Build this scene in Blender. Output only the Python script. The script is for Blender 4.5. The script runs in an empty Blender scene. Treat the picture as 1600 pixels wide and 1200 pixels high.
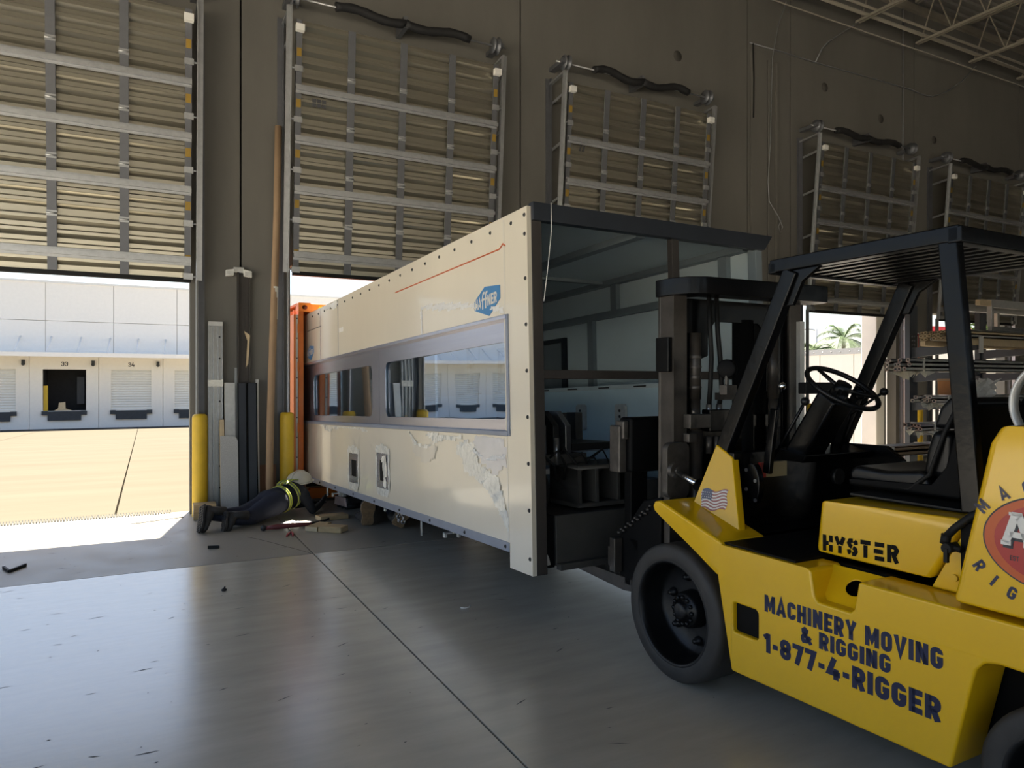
import bpy, bmesh, math, random
from mathutils import Vector, Matrix, geometry
scene = bpy.context.scene
C = scene.collection
random.seed(7)
PI = math.pi
R = math.radians

# ---------------------------------------------------------------- camera, sky, sun, exposure
cam_data = bpy.data.cameras.new('camera')
cam_data.sensor_width = 36.0
cam_data.lens = 1110.0 / 1600.0 * 36.0
cam_data.clip_end = 500
cam = bpy.data.objects.new('camera', cam_data)
cam.location = (0, 0, 1.55)
cam.rotation_euler = (R(90), 0, R(-27.4))
C.objects.link(cam)
scene.camera = cam

SUN_DIR = Vector((-0.23, -1.0, -2.0)).normalized()      # the way the light travels
world = bpy.data.worlds.new('sky')
scene.world = world
world.use_nodes = True
wn = world.node_tree.nodes
wl = world.node_tree.links
sky = wn.new('ShaderNodeTexSky')
sky.sky_type = 'NISHITA'
sky.sun_disc = False
sky.sun_elevation = R(62.8)
sky.sun_rotation = math.atan2(-SUN_DIR.x, -SUN_DIR.y)
sky.air_density = 1.0
sky.dust_density = 2.5
wl.new(sky.outputs[0], wn['Background'].inputs[0])
wn['Background'].inputs[1].default_value = 0.115

sun_data = bpy.data.lights.new('sun', 'SUN')
sun_data.energy = 11.0
sun_data.angle = R(0.55)
sun_data.color = (1.0, 0.93, 0.80)
sun = bpy.data.objects.new('sun', sun_data)
sun.rotation_euler = SUN_DIR.to_track_quat('-Z', 'Y').to_euler()
sun.location = (10, 30, 40)
C.objects.link(sun)

scene.view_settings.view_transform = 'Standard'
scene.view_settings.look = 'None'
scene.view_settings.gamma = 1.0
scene.view_settings.use_curve_mapping = False
scene.view_settings.exposure = 1.3

# ---------------------------------------------------------------- helpers: materials
def lin(c):
    return tuple(((v / 255.0) / 12.92 if v / 255.0 <= 0.04045 else ((v / 255.0 + 0.055) / 1.055) ** 2.4) for v in c)

def mat(name, col, rough=0.5, metal=0.0, var=0.0, scale=6.0, bump=0.0, bscale=40.0, stretch=None, col2=None,
        coat=0.0, coatr=0.08, rvar=0.0, spec=0.5, detail=5.0, emit=None):
    """col: linear rgb. var/col2: noise driven colour variation; bump: fine relief; rvar: gloss variation."""
    m = bpy.data.materials.new(name)
    m.use_nodes = True
    nt = m.node_tree
    N, L = nt.nodes, nt.links
    b = N['Principled BSDF']
    b.inputs['Roughness'].default_value = rough
    b.inputs['Metallic'].default_value = metal
    b.inputs['Specular IOR Level'].default_value = spec
    if coat:
        b.inputs['Coat Weight'].default_value = coat
        b.inputs['Coat Roughness'].default_value = coatr
    b.inputs['Base Color'].default_value = (*col, 1)
    tc = N.new('ShaderNodeTexCoord')
    mp = N.new('ShaderNodeMapping')
    L.new(tc.outputs['Object'], mp.inputs[0])
    if stretch:
        mp.inputs['Scale'].default_value = stretch
    if var or col2 or rvar:
        n = N.new('ShaderNodeTexNoise')
        n.inputs['Scale'].default_value = scale
        n.inputs['Detail'].default_value = detail
        n.inputs['Roughness'].default_value = 0.62
        L.new(mp.outputs[0], n.inputs['Vector'])
        r = N.new('ShaderNodeValToRGB')
        r.color_ramp.elements[0].position = 0.22
        r.color_ramp.elements[1].position = 0.80
        a = tuple(max(0, v * (1 - var)) for v in col)
        c2 = col2 if col2 else tuple(min(1, v * (1 + var)) for v in col)
        r.color_ramp.elements[0].color = (*a, 1)
        r.color_ramp.elements[1].color = (*c2, 1)
        L.new(n.outputs[0], r.inputs[0])
        L.new(r.outputs[0], b.inputs['Base Color'])
        if rvar:
            mr = N.new('ShaderNodeMapRange')
            mr.inputs['From Min'].default_value = 0.3
            mr.inputs['From Max'].default_value = 0.7
            mr.inputs['To Min'].default_value = max(0.02, rough - rvar)
            mr.inputs['To Max'].default_value = min(1, rough + rvar)
            L.new(n.outputs[0], mr.inputs[0])
            L.new(mr.outputs[0], b.inputs['Roughness'])
    if bump:
        n2 = N.new('ShaderNodeTexNoise')
        n2.inputs['Scale'].default_value = bscale
        n2.inputs['Detail'].default_value = 4
        L.new(mp.outputs[0], n2.inputs['Vector'])
        bp = N.new('ShaderNodeBump')
        bp.inputs['Strength'].default_value = bump
        bp.inputs['Distance'].default_value = 0.02
        L.new(n2.outputs[0], bp.inputs['Height'])
        L.new(bp.outputs[0], b.inputs['Normal'])
    if emit:
        b.inputs['Emission Color'].default_value = (*emit[0], 1)
        b.inputs['Emission Strength'].default_value = emit[1]
    return m

# ---------------------------------------------------------------- helpers: shapes
class MB:
    """collects shapes; build() links them as ONE mesh object"""
    def __init__(self):
        self.v = []
        self.f = []
        self.sm = []
    def add(self, verts, faces, smooth=False):
        o = len(self.v)
        self.v += [tuple(p) for p in verts]
        self.f += [tuple(i + o for i in f) for f in faces]
        self.sm += [smooth] * len(faces)
        return self
    def box(self, x0, x1, y0, y1, z0, z1, M=None):
        vs = [Vector(p) for p in ((x0,y0,z0),(x1,y0,z0),(x1,y1,z0),(x0,y1,z0),(x0,y0,z1),(x1,y0,z1),(x1,y1,z1),(x0,y1,z1))]
        if M: vs = [M @ p for p in vs]
        return self.add(vs, [(0,3,2,1),(4,5,6,7),(0,1,5,4),(1,2,6,5),(2,3,7,6),(3,0,4,7)])
    def bar(self, p0, p1, w, h, up=(0,0,1)):
        """box section w (sideways) x h (along up) from p0 to p1"""
        p0, p1 = Vector(p0), Vector(p1)
        d = (p1 - p0).normalized()
        u = Vector(up)
        s = d.cross(u)
        if s.length < 1e-4: s = d.cross(Vector((1, 0, 0)))
        s.normalize()
        u = s.cross(d)
        vs = [p + s * a * w / 2 + u * b * h / 2 for p in (p0, p1) for a, b in ((-1,-1),(1,-1),(1,1),(-1,1))]
        return self.add(vs, [(0,1,2,3),(7,6,5,4),(0,4,5,1),(1,5,6,2),(2,6,7,3),(3,7,4,0)])
    def tube(self, pts, r, n=10, cap=True, sx=1.0):
        """round tube along a path; r a number or one per point"""
        P = [Vector(p) for p in pts]
        rr = r if isinstance(r, (list, tuple)) else [r] * len(P)
        rings = []
        ref = None
        for i, p in enumerate(P):
            d = (P[min(i + 1, len(P) - 1)] - P[max(i - 1, 0)]).normalized()
            if ref is None:
                ref = Vector((0, 0, 1)) if abs(d.z) < 0.9 else Vector((1, 0, 0))
            s = d.cross(ref).normalized()
            u = s.cross(d).normalized()
            ref = u
            rings.append([p + (s * math.cos(2 * PI * k / n) * sx + u * math.sin(2 * PI * k / n)) * rr[i] for k in range(n)])
        vs = [q for g in rings for q in g]
        fs = []
        for i in range(len(P) - 1):
            for k in range(n):
                a, b = i * n + k, i * n + (k + 1) % n
                fs.append((a, b, b + n, a + n))
        self.add(vs, fs, True)
        if cap:
            self.add(rings[0], [tuple(range(n))[::-1]])
            self.add(rings[-1], [tuple(range(n))])
        return self
    def cyl(self, p0, p1, r, n=16):
        return self.tube([p0, p1], r, n)
    def lathe(self, prof, axis='x', n=40, o=(0, 0, 0)):
        """prof: (radius, along) pairs turned around an axis through o"""
        vs, fs = [], []
        for r, a in prof:
            for k in range(n):
                t = 2 * PI * k / n
                c, s = r * math.cos(t), r * math.sin(t)
                p = {'x': (a, c, s), 'y': (c, a, s), 'z': (c, s, a)}[axis]
                vs.append((p[0] + o[0], p[1] + o[1], p[2] + o[2]))
        for i in range(len(prof) - 1):
            for k in range(n):
                a, b = i * n + k, i * n + (k + 1) % n
                fs.append((a, b, b + n, a + n))
        return self.add(vs, fs, True)
    def prism(self, outer, a, b, axis='x', holes=()):
        """polygon (with holes) in the plane across axis, drawn out from a to b"""
        loops = [list(outer)] + [list(h) for h in holes]
        flat = [p for l in loops for p in l]
        tri = geometry.tessellate_polygon([[Vector((p[0], p[1], 0)) for p in l] for l in loops])
        mk = {'x': lambda p, t: (t, p[0], p[1]), 'y': lambda p, t: (p[0], t, p[1]), 'z': lambda p, t: (p[0], p[1], t)}[axis]
        n = len(flat)
        vs = [mk(p, a) for p in flat] + [mk(p, b) for p in flat]
        fs = [tuple(t) for t in tri] + [tuple(i + n for i in t[::-1]) for t in tri]
        o = 0
        for l in loops:
            m = len(l)
            for k in range(m):
                i, j = o + k, o + (k + 1) % m
                fs.append((i, j, j + n, i + n))
            o += m
        return self.add(vs, fs)
    def ball(self, c, r, n=12, s=(1, 1, 1)):
        vs, fs = [], []
        m = n // 2
        for i in range(m + 1):
            a = PI * i / m
            for k in range(n):
                t = 2 * PI * k / n
                vs.append((c[0] + r * s[0] * math.sin(a) * math.cos(t), c[1] + r * s[1] * math.sin(a) * math.sin(t), c[2] + r * s[2] * math.cos(a)))
        for i in range(m):
            for k in range(n):
                a, b = i * n + k, i * n + (k + 1) % n
                fs.append((a, a + n, b + n, b))
        return self.add(vs, fs, True)
    def mesh(self, name):
        me = bpy.data.meshes.new(name)
        me.from_pydata(self.v, [], self.f)
        me.polygons.foreach_set('use_smooth', self.sm)
        bm = bmesh.new()
        bm.from_mesh(me)
        bmesh.ops.remove_doubles(bm, verts=bm.verts, dist=1e-5)
        bmesh.ops.recalc_face_normals(bm, faces=bm.faces)
        bm.to_mesh(me)
        bm.free()
        return me
    def build(self, name, m, parent=None, bevel=0.0, seg=2, loc=None, label=None):
        me = self.mesh(name)
        o = bpy.data.objects.new(name, me)
        C.objects.link(o)
        me.materials.append(m)
        if parent is not None: o.parent = parent
        if loc: o.location = loc
        if bevel:
            md = o.modifiers.new('bevel', 'BEVEL')
            md.width = bevel
            md.segments = seg
            md.limit_method = 'ANGLE'
            md.angle_limit = R(35)
            if seg > 1:
                for p in me.polygons: p.use_smooth = True
                w = o.modifiers.new('wn', 'WEIGHTED_NORMAL')
                w.keep_sharp = False
        if label: o['label'] = label
        return o

def empty(name, loc=(0, 0, 0), rot=(0, 0, 0), parent=None):
    o = bpy.data.objects.new(name, None)
    o.location = loc
    o.rotation_euler = rot
    o.empty_display_size = 0.2
    C.objects.link(o)
    if parent is not None: o.parent = parent
    return o

def tag(o, label=None, cat=None, group=None, kind=None):
    if label: o['label'] = label
    if cat: o['category'] = cat
    if group: o['group'] = group
    if kind: o['kind'] = kind
    return o

def share(src, parent, loc=(0, 0, 0), rot=(0, 0, 0), scale=None):
    """another piece with the same mesh"""
    o = src.copy()
    C.objects.link(o)
    o.parent = parent
    o.location = loc
    o.rotation_euler = rot
    if scale: o.scale = scale
    return o

def copy_tree(o, parent=None):
    c = o.copy()
    C.objects.link(c)
    c.parent = parent
    for ch in list(o.children): copy_tree(ch, c)
    return c

def rrect(x0, x1, y0, y1, r, n=5):
    pts = []
    for cx, cy, a0 in ((x1 - r, y1 - r, 0), (x0 + r, y1 - r, 90), (x0 + r, y0 + r, 180), (x1 - r, y0 + r, 270)):
        for k in range(n + 1):
            a = R(a0 + 90 * k / n)
            pts.append((cx + r * math.cos(a), cy + r * math.sin(a)))
    return pts

def arc(cx, cy, rx, ry, a0, a1, n=8):
    return [(cx + rx * math.cos(R(a0 + (a1 - a0) * k / n)), cy + ry * math.sin(R(a0 + (a1 - a0) * k / n))) for k in range(n + 1)]

# ---------------------------------------------------------------- helpers: lettering drawn as strokes
def ribbon(mb, pts, s, put, closed=False):
    """flat stroke of width s along pts (2d); put maps (x, y) to a point in space"""
    P = [Vector((p[0], p[1])) for p in pts]
    n = len(P)
    L, Rr = [], []
    for i in range(n):
        if closed: a, b = P[i - 1], P[(i + 1) % n]
        else: a, b = P[max(i - 1, 0)], P[min(i + 1, n - 1)]
        d1 = (P[i] - a)
        d2 = (b - P[i])
        d1 = d1.normalized() if d1.length > 1e-9 else d2.normalized()
        d2 = d2.normalized() if d2.length > 1e-9 else d1
        n1, n2 = Vector((-d1.y, d1.x)), Vector((-d2.y, d2.x))
        m = n1 + n2
        m = m.normalized() if m.length > 1e-6 else n1
        k = min(2.2, 1.0 / max(0.2, m.dot(n1)))
        L.append(P[i] + m * s / 2 * k)
        Rr.append(P[i] - m * s / 2 * k)
    vs = [put(q.x, q.y) for q in L] + [put(q.x, q.y) for q in Rr]
    fs = [(i, (i + 1) % n, n + (i + 1) % n, n + i) for i in range(n if closed else n - 1)]
    mb.add(vs, fs)

def glyph(ch, W=0.5, s=0.19):
    l, r, b, t = s / 2, W - s / 2, s / 2, 1 - s / 2
    c = min(0.17, (r - l) / 2)
    rb = lambda x0, x1, y0, y1: [((p[0]), (p[1])) for p in rrect(x0, x1, y0, y1, min(c, (x1 - x0) / 2, (y1 - y0) / 2), 4)]
    G = {
     'I': (s, [[(l, 0), (l, 1)]]),
     'H': (W, [[(l, 0), (l, 1)], [(r, 0), (r, 1)], [(l, .5), (r, .5)]]),
     'E': (W * .88, [[(l, 0), (l, 1)], [(l, b), (W * .88, b)], [(l, t), (W * .88, t)], [(l, .5), (W * .8, .5)]]),
     'F': (W * .88, [[(l, 0), (l, 1)], [(l, t), (W * .88, t)], [(l, .5), (W * .8, .5)]]),
     'T': (W, [[(W / 2, 0), (W / 2, 1)], [(0, t), (W, t)]]),
     'L': (W * .85, [[(l, 0), (l, 1)], [(l, b), (W * .85, b)]]),
     'N': (W * 1.04, [[(l, 0), (l, 1)], [(r + .02, 0), (r + .02, 1)], [(l * .9, 1 - s * .1), (r + .03, s * .1)]]),
     'M': (W * 1.3, [[(l, 0), (l, 1)], [(W * 1.3 - l, 0), (W * 1.3 - l, 1)], [(l, .97), (W * .65, .3), (W * 1.3 - l, .97)]]),
     'A': (W * 1.14, [[(l * .8, 0), (W * .57, 1 - s * .25), (W * 1.14 - l * .8, 0)], [(W * .25, .27), (W * .89, .27)]]),
     'V': (W * 1.1, [[(l * .8, 1), (W * .55, s * .25), (W * 1.1 - l * .8, 1)]]),
     'Y': (W * 1.08, [[(l * .8, 1), (W * .54, .45), (W * 1.08 - l * .8, 1)], [(W * .54, 0), (W * .54, .5)]]),
     'O': (W, [rb(l, r, b, t) + [None]]),
     'C': (W, [[(r, .34)] + arc(r - c, b + c, c, c, 0, -90, 4) + arc(l + c, b + c, c, c, 270, 180, 4) + arc(l + c, t - c, c, c, 180, 90, 4) + arc(r - c, t - c, c, c, 90, 0, 4) + [(r, .66)]]),
     'G': (W, [[(W * .52, .46), (r, .46), (r, b + c)] + arc(r - c, b + c, c, c, 0, -90, 4) + arc(l + c, b + c, c, c, 270, 180, 4) + arc(l + c, t - c, c, c, 180, 90, 4) + arc(r - c, t - c, c, c, 90, 0, 4) + [(r, .70)]]),
     'R': (W, [[(l, 0), (l, 1)], [(l, t), (r - c, t)] + arc(r - c, t - c, c, c, 90, 0, 4) + [(r, .45 + c)] + arc(r - c, .45 + c, c, c, 0, -90, 4) + [(l, .45)], [(W * .5, .47), (r + .01, 0)]]),
     'S': (W, [[(r, .70), (r, t - c)] + arc(r - c, t - c, c, c, 0, 90, 4) + arc(l + c, t - c, c, c, 90, 180, 4) + [(l, .64), (l + .06, .53), (r - .06, .46), (r, .36)] + arc(r - c, b + c, c, c, 0, -90, 4) + arc(l + c, b + c, c, c, 270, 180, 4) + [(l, .30)]]),
     '1': (W * .62, [[(W * .62 - l, 0), (W * .62 - l, 1)], [(0, .74), (W * .62 - l, .9)]]),
     '7': (W * .95, [[(0, t), (W * .95 - l * .9, t), (W * .38, 0)]]),
     '8': (W, [rb(l, r, .5, t) + [None], rb(l, r, b, .5) + [None]]),
     '4': (W * 1.05, [[(W * .58, 1), (l * .8, .3), (W * 1.05, .3)], [(W * .72, 0), (W * .72, .52)]]),
     '2': (W, [[(l, .68), (l, t - c)] + arc(l + c, t - c, c, c, 180, 90, 4) + arc(r - c, t - c, c, c, 90, 0, 4) + [(r, .6), (l, b), (W, b)]]),
     '3': (W, [[(l, .7), (l, t - c)] + arc(l + c, t - c, c, c, 180, 90, 4) + arc(r - c, t - c, c, c, 90, 0, 4) + [(r, .6), (r - .05, .52), (l + .1, .52)], [(r - .05, .52), (r, .44)] + arc(r - c, b + c, c, c, 0, -90, 4) + arc(l + c, b + c, c, c, 270, 180, 4) + [(l, .3)]]),
     '5': (W, [[(W, t), (l, t), (l, .56), (r - c, .56)] + arc(r - c, .56 - c, c, c, 90, 0, 4) + arc(r - c, b + c, c, c, 0, -90, 4) + [(l, b)]]),
     '6': (W, [rb(l, r, b, .56) + [None], [(l, .4), (l, t - c)] + arc(l + c, t - c, c, c, 180, 90, 4) + [(r, t)]]),
     '9': (W, [rb(l, r, .44, t) + [None], [(r, .6), (r, b + c)] + arc(r - c, b + c, c, c, 0, -90, 4) + [(l, b)]]),
     '0': (W, [rb(l, r, b, t) + [None]]),
     '-': (W * .62, [[(W * .06, .42), (W * .56, .42)]]),
     '&': (W * 1.15, [[(W * 1.12, 0.02), (W * .3, .66), (W * .28, .8), (W * .45, t), (W * .62, .8), (W * .58, .68), (l, .36), (l, .22), (W * .3, b), (W * .6, b + .02), (W * 1.05, .45)]]),
     ' ': (W * .5, []),
    }
    return G[ch]

def text_width(txt, W=.5, s=.19, gap=.09):
    return sum(glyph(c, W, s)[0] + gap for c in txt) - gap

def letter(mb, ch, h, put, W=.5, s=.19):
    for st in glyph(ch, W, s)[1]:
        closed = st[-1] is None
        pts = [p for p in st if p is not None]
        ribbon(mb, [(p[0] * h, p[1] * h) for p in pts], s * h, put, closed)

def write(mb, txt, h, put, W=.5, s=.19, gap=.09, length=None):
    """text along +x from 0; put(x, y) -> 3d"""
    k = 1.0
    if length: k = length / (text_width(txt, W, s, gap) * h)
    x = 0.0
    for c in txt:
        letter(mb, c, h, lambda a, b, x=x: put((x + a) * k, b), W, s)
        x += (glyph(c, W, s)[0] + gap) * h
    return x * k
# ---------------------------------------------------------------- materials
M = {}
M['slab'] = mat('polished_concrete', (.55, .505, .42), .24, coat=.6, coatr=.24, var=.15, scale=3.0, stretch=(.5, 2.2, 1), rvar=.02, detail=9, bump=.02, bscale=45, spec=.9)
M['apron'] = mat('worn_concrete', (.31, .28, .225), .42, var=.2, scale=2.2, rvar=.1, detail=9, bump=.03, bscale=70)
M['joint'] = mat('joint_filler', (.02, .02, .02), .8, var=.3)
M['scuff'] = mat('floor_scuff', (.05, .05, .05), .6, var=.3)
M['wall'] = mat('tilt_up_concrete', (.155, .148, .13), .75, var=.16, scale=1.1, stretch=(1, 1, .35), detail=8, bump=.05, bscale=25)
M['wallpatch'] = mat('concrete_patch', (.07, .065, .055), .8, var=.2, scale=10)
M['deck'] = mat('roof_deck_metal', (.22, .21, .195), .5, .3, var=.12)
M['joist'] = mat('joist_steel', (.30, .27, .22), .5, .2, var=.12)
M['doorsheet'] = mat('door_sheet', (.50, .47, .385), .28, .88, var=.06, scale=2)
M['doorsteel'] = mat('door_stile_steel', (.16, .165, .18), .45, .5, var=.15)
M['galv'] = mat('galvanised_steel', (.42, .43, .44), .38, .7, var=.15, scale=14)
M['galvlight'] = mat('bright_galvanised', (.6, .6, .58), .4, .4, var=.12, scale=14)
M['yellowtag'] = mat('yellow_sticker', (.32, .20, .025), .5, var=.15)
M['rubber'] = mat('black_rubber', (.009, .009, .009), .6, var=.25, spec=.3)
M['sleeve'] = mat('spring_sleeve', (.012, .012, .013), .7, var=.3, bump=.2, bscale=90)
M['white'] = mat('white_paint', (.78, .77, .73), .5, var=.05)
M['yard'] = mat('yard_concrete', (.122, .107, .082), .95, var=.10, scale=.5, stretch=(.5, 2.5, 1), detail=9, spec=0)
M['yardbounce'] = mat('bounce_yard_concrete', (.27, .245, .205), .95, var=.08, scale=.5, spec=0)  # right yard, made paler than the rest to bounce light through the doors
M['groundbounce'] = mat('pale_bounce_ground', (.68, .63, .54), .8, var=.08, scale=.5)  # unseen ground outside, added this pale to bounce fill light into the hall
M['asphalt'] = mat('asphalt', (.07, .07, .068), .95, var=.15, spec=0)
M['bldg'] = mat('white_stucco', (.90, .87, .80), .8, var=.03)
M['bldgdoor'] = mat('roller_door_white', (.80, .80, .76), .55, var=.03)
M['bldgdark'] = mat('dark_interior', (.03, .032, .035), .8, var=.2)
M['bumper'] = mat('dock_rubber', (.05, .055, .06), .8, var=.2)
M['ink'] = mat('dark_sign_ink', (.06, .06, .065), .6, var=.1)
M['orange'] = mat('orange_paint', (.80, .20, .015), .42, var=.14, scale=5, coat=.2)
M['orange_dark'] = mat('orange_inner_paint', (.62, .14, .012), .5, var=.15)
M['black'] = mat('black_paint', (.003, .003, .0035), .26, var=.4, scale=12, bump=.10, bscale=14, spec=.24)
M['blackmatte'] = mat('black_matte', (.003, .003, .0033), .6, var=.3, spec=.15)
M['hazard'] = mat('hazard_yellow', (.75, .50, .03), .5, var=.08)
M['fyellow'] = mat('forklift_yellow', (.80, .475, .006), .20, var=.05, scale=2, coat=.25, coatr=.05, bump=.02, bscale=5, spec=.4)
M['bollard'] = mat('bollard_yellow', (.70, .45, .02), .45, var=.12, scale=5)
M['wood'] = mat('pine_wood', (.46, .33, .17), .7, var=.22, scale=7, stretch=(1, 7, 7))
M['woodlt'] = mat('pale_wood', (.58, .46, .29), .7, var=.15, scale=7, stretch=(6, 6, 1))
M['cardboard'] = mat('cardboard', (.33, .22, .13), .8, var=.12, scale=4)
M['chrome'] = mat('chrome', (.75, .75, .75), .12, 1.0, var=.05)
M['steel'] = mat('bare_steel', (.38, .38, .39), .32, .9, var=.2, scale=20)
M['alu'] = mat('mill_aluminium', (.60, .60, .57), .4, .2, var=.18, scale=15)
M['film'] = mat('clear_film', (.80, .78, .70), .12, var=.1, scale=20, coat=.6, bump=.5, bscale=30)
M['navyink'] = mat('navy_vinyl', (.012, .014, .05), .3, var=.1)
M['red'] = mat('red_vinyl', (.42, .025, .02), .3, var=.06)
M['orangeline'] = mat('orange_vinyl', (.55, .10, .02), .35, var=.06)
M['whitevinyl'] = mat('white_vinyl', (.75, .73, .68), .35, var=.04)
M['shelfblue'] = mat('blue_grey_paint', (.05, .06, .075), .5, var=.12)

XL, YB = -3.8, -6.5      # unseen hall ends; left bay and rear doorways are added for fill light
# ---------------------------------------------------------------- floor: slabs with sawn joints
floor = tag(empty('floor'), 'grey polished concrete warehouse floor cut by straight joints', 'floor', kind='structure')
MB().box(-4.0, 30, -6.6, 9.5, -.30, -.045).build('slab_bed', M['joint'], floor)
xj = [-4.0, -3.3, 1.375, 6.05, 10.7, 15.4, 22, 30]
yj = [-6.7, -2.5, 6.6]
g = .006
for i in range(len(xj) - 1):
    for j in range(len(yj) - 1):
        x0, x1, y0, y1 = xj[i], xj[i + 1], yj[j], yj[j + 1]
        MB().box(x0 + g, x1 - g, y0 + g, y1 - g, -.06, 0).build('floor_slab', M['slab'], floor)
    MB().box(xj[i] + g, xj[i + 1] - g, 6.6 + g, 9.5, -.06, 0).build('floor_slab', M['apron'], floor)
# the hairline crack that runs off the joint crossing
cr = MB()
cp = [(1.36, 6.62), (1.27, 6.86), (1.20, 7.02), (1.12, 7.22), (1.02, 7.45), (.93, 7.62)]
for a, b in zip(cp[:-1], cp[1:]): cr.bar((a[0], a[1], .0004), (b[0], b[1], .0004), .006, .0008)
cr.build('crack', M['joint'], floor)
# dark scuffs and scratches in the polished slabs
sc = MB()
rs = random.Random(3)
for k in range(420):
    x, y = rs.uniform(-3.2, 5), rs.uniform(2.2, 8.6)
    a = rs.gauss(.2, .35)
    l, w = rs.choice((.004, .006, .01, .015, .025, .05)), rs.uniform(.002, .006)
    if l > .06: w *= .4
    dx, dy = math.cos(a) * l, math.sin(a) * l
    sc.add([(x - dx, y - dy, .0006), (x + dy * w / l, y - dx * w / l - 0, .0006), (x + dx, y + dy, .0006), (x - dy * w / l, y + dx * w / l, .0006)], [(0, 1, 2, 3)])
tag(sc.build('scuff_marks', M['scuff'], floor), kind='stuff')
# brush strip along the threshold of the first door
br = MB()
for k in range(86):
    x = -2.2 + k * .029
    br.add([(x, 9.45, .0), (x + .02, 9.45, 0), (x + .012, 9.44, .035), (x + .004, 9.44, .035)], [(0, 1, 2, 3)])
    br.add([(x + .012, 9.49, .0), (x + .03, 9.49, 0), (x + .022, 9.50, .035), (x + .014, 9.50, .035)], [(0, 1, 2, 3)])
tag(br.build('threshold_brush', M['galvlight'], floor), kind='stuff')

# ---------------------------------------------------------------- dock wall: tilt-up concrete panels
WY = 9.3
wall = tag(empty('wall_front', (0, 0, 0)), 'tall grey concrete wall with a row of dock door openings', 'wall', kind='structure')
DOORS = [(-2.25, .49), (1.65, 4.39), (5.55, 8.29), None, (10.96, 13.68), (14.86, 17.60), None]
PX = [-2.84, 1.06, 4.96, 9.54, 10.62, 14.27, 18.2, 30]
ZT = 9.7
MB().box(-4, 30, 9.37, 9.42, 5.9, ZT).build('joint_backing', M['joint'], wall)
for i, op in enumerate(DOORS):
    x0, x1 = PX[i] + .012, PX[i + 1] - .012
    if op:
        pl = [(x0, 0), (op[0], 0), (op[0], 3.05), (op[1], 3.05), (op[1], 0), (x1, 0), (x1, ZT), (x0, ZT)]
    else:
        pl = [(x0, 0), (x1, 0), (x1, ZT), (x0, ZT)]
    MB().prism(pl, WY, WY + .2, 'y').build('concrete_panel', M['wall'], wall)
    if i < 7: MB().box(PX[i] - .05, PX[i] + .05, WY + .07, WY + .12, 0, 5.9).build('joint_sealant', M['joint'], wall)
MB().box(-4.0, -2.86, WY, WY + .2, 0, ZT).build('concrete_panel', M['wall'], wall)
# shallow pilaster edges beside the blank bay
for x in (10.02, 10.22): MB().box(x, x + .06, WY - .035, WY, 0, 7.4).build('pilaster_edge', M['wall'], wall, .008)
MB().box(9.60, 10.0, WY - .03, WY, 0, 7.5).build('pilaster', M['wall'], wall, .008)
for (x, z, r) in ((5.83, 7.60, .09), (7.95, 7.05, .09), (11.55, 7.22, .085), (13.2, 6.9, .085), (14.95, 6.75, .08), (3.2, 7.8, .08), (16.5, 6.4, .08)):
    MB().lathe([(0, WY - .002), (r, WY - .002), (r, WY)], 'y', 18, (x, 0, z)).build('lifting_point_patch', M['wallpatch'], wall)

# unseen walls of the hall; openings left and behind added for fill light
lw = MB().prism([(YB - .2, 0), (-6.0, 0), (-6.0, 5.0), (8.9, 5.0), (8.9, 0), (9.5, 0), (9.5, ZT), (YB - .2, ZT)], XL - .2, XL, 'x')
tag(lw.build('wall_left', M['wall']), 'unseen end wall, its wide open bay added to let in fill light', 'wall', kind='structure')
bp = [(XL - .2, 0)]
for x in (-3.4, .3, 4.5, 13.2): bp += [(x, 0), (x, 4.0), (x + 3.0, 4.0), (x + 3.0, 0)]
bp += [(30.2, 0), (30.2, ZT), (XL - .2, ZT)]
tag(MB().prism(bp, YB - .2, YB, 'y').build('wall_back', M['wall']), 'concrete wall behind the viewer, its open doorways added for fill light', 'wall', kind='structure')
tag(MB().box(30, 30.2, -6.7, 9.5, 0, ZT).build('wall_right', M['wall']), 'plain concrete end wall beyond the racking', 'wall', kind='structure')

# ---------------------------------------------------------------- ceiling: ribbed deck on open web joists
ceil = tag(empty('ceiling'), 'ribbed metal roof deck on open web steel joists', 'ceiling', kind='structure')
dk = MB()
pr = []
y = -6.7
while y < 9.3:
    pr += [(y, 9.42), (y + .07, 9.42), (y + .095, 9.46), (y + .165, 9.46)]
    y += .19
n = len(pr)
dk.add([(-4, p[0], p[1]) for p in pr] + [(30, p[0], p[1]) for p in pr], [(k, k + 1, n + k + 1, n + k) for k in range(n - 1)])
dk.box(-4, 30.2, -6.7, 9.5, 9.5, 9.6)
dk.build('roof_deck', M['deck'], ceil)
jm = MB()
JL = 12.0
for dz, s in ((0, .045), (.85, .05)):
    for dx in (-.03, .03):
        jm.box(dx - .02, dx + .02, -JL, -.12, dz, dz + s)
k = 0
y = -.2
while y > -JL + .6:
    jm.bar((0, y, .02), (0, y - .32, .87), .022, .022)
    jm.bar((0, y - .32, .87), (0, y - .64, .02), .022, .022)
    y -= .64
j0 = None
for x in (4.9, 6.75, 8.6, 10.42, 12.25, 14.1, 15.95, 17.8, 19.65, 21.5):
    if j0 is None: j0 = jm.build('bar_joist', M['joist'], ceil, loc=(x, 9.25, 8.52))
    else: share(j0, ceil, (x, 9.25, 8.52))
MB().box(3, 30, 9.22, 9.3, 9.28, 9.42).build('ledger_angle', M['joist'], ceil)
for (yy, zz, r) in ((8.95, 8.62, .035), (8.80, 8.66, .025)):
    MB().cyl((8.0, yy, zz), (24, yy, zz), r, 10).build('bridging_pipe', M['joist'], ceil)
MB().cyl((8.0, 9.1, 8.40), (24, 9.1, 8.38), .012, 8).build('sprinkler_line', M['joist'], ceil)

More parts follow.
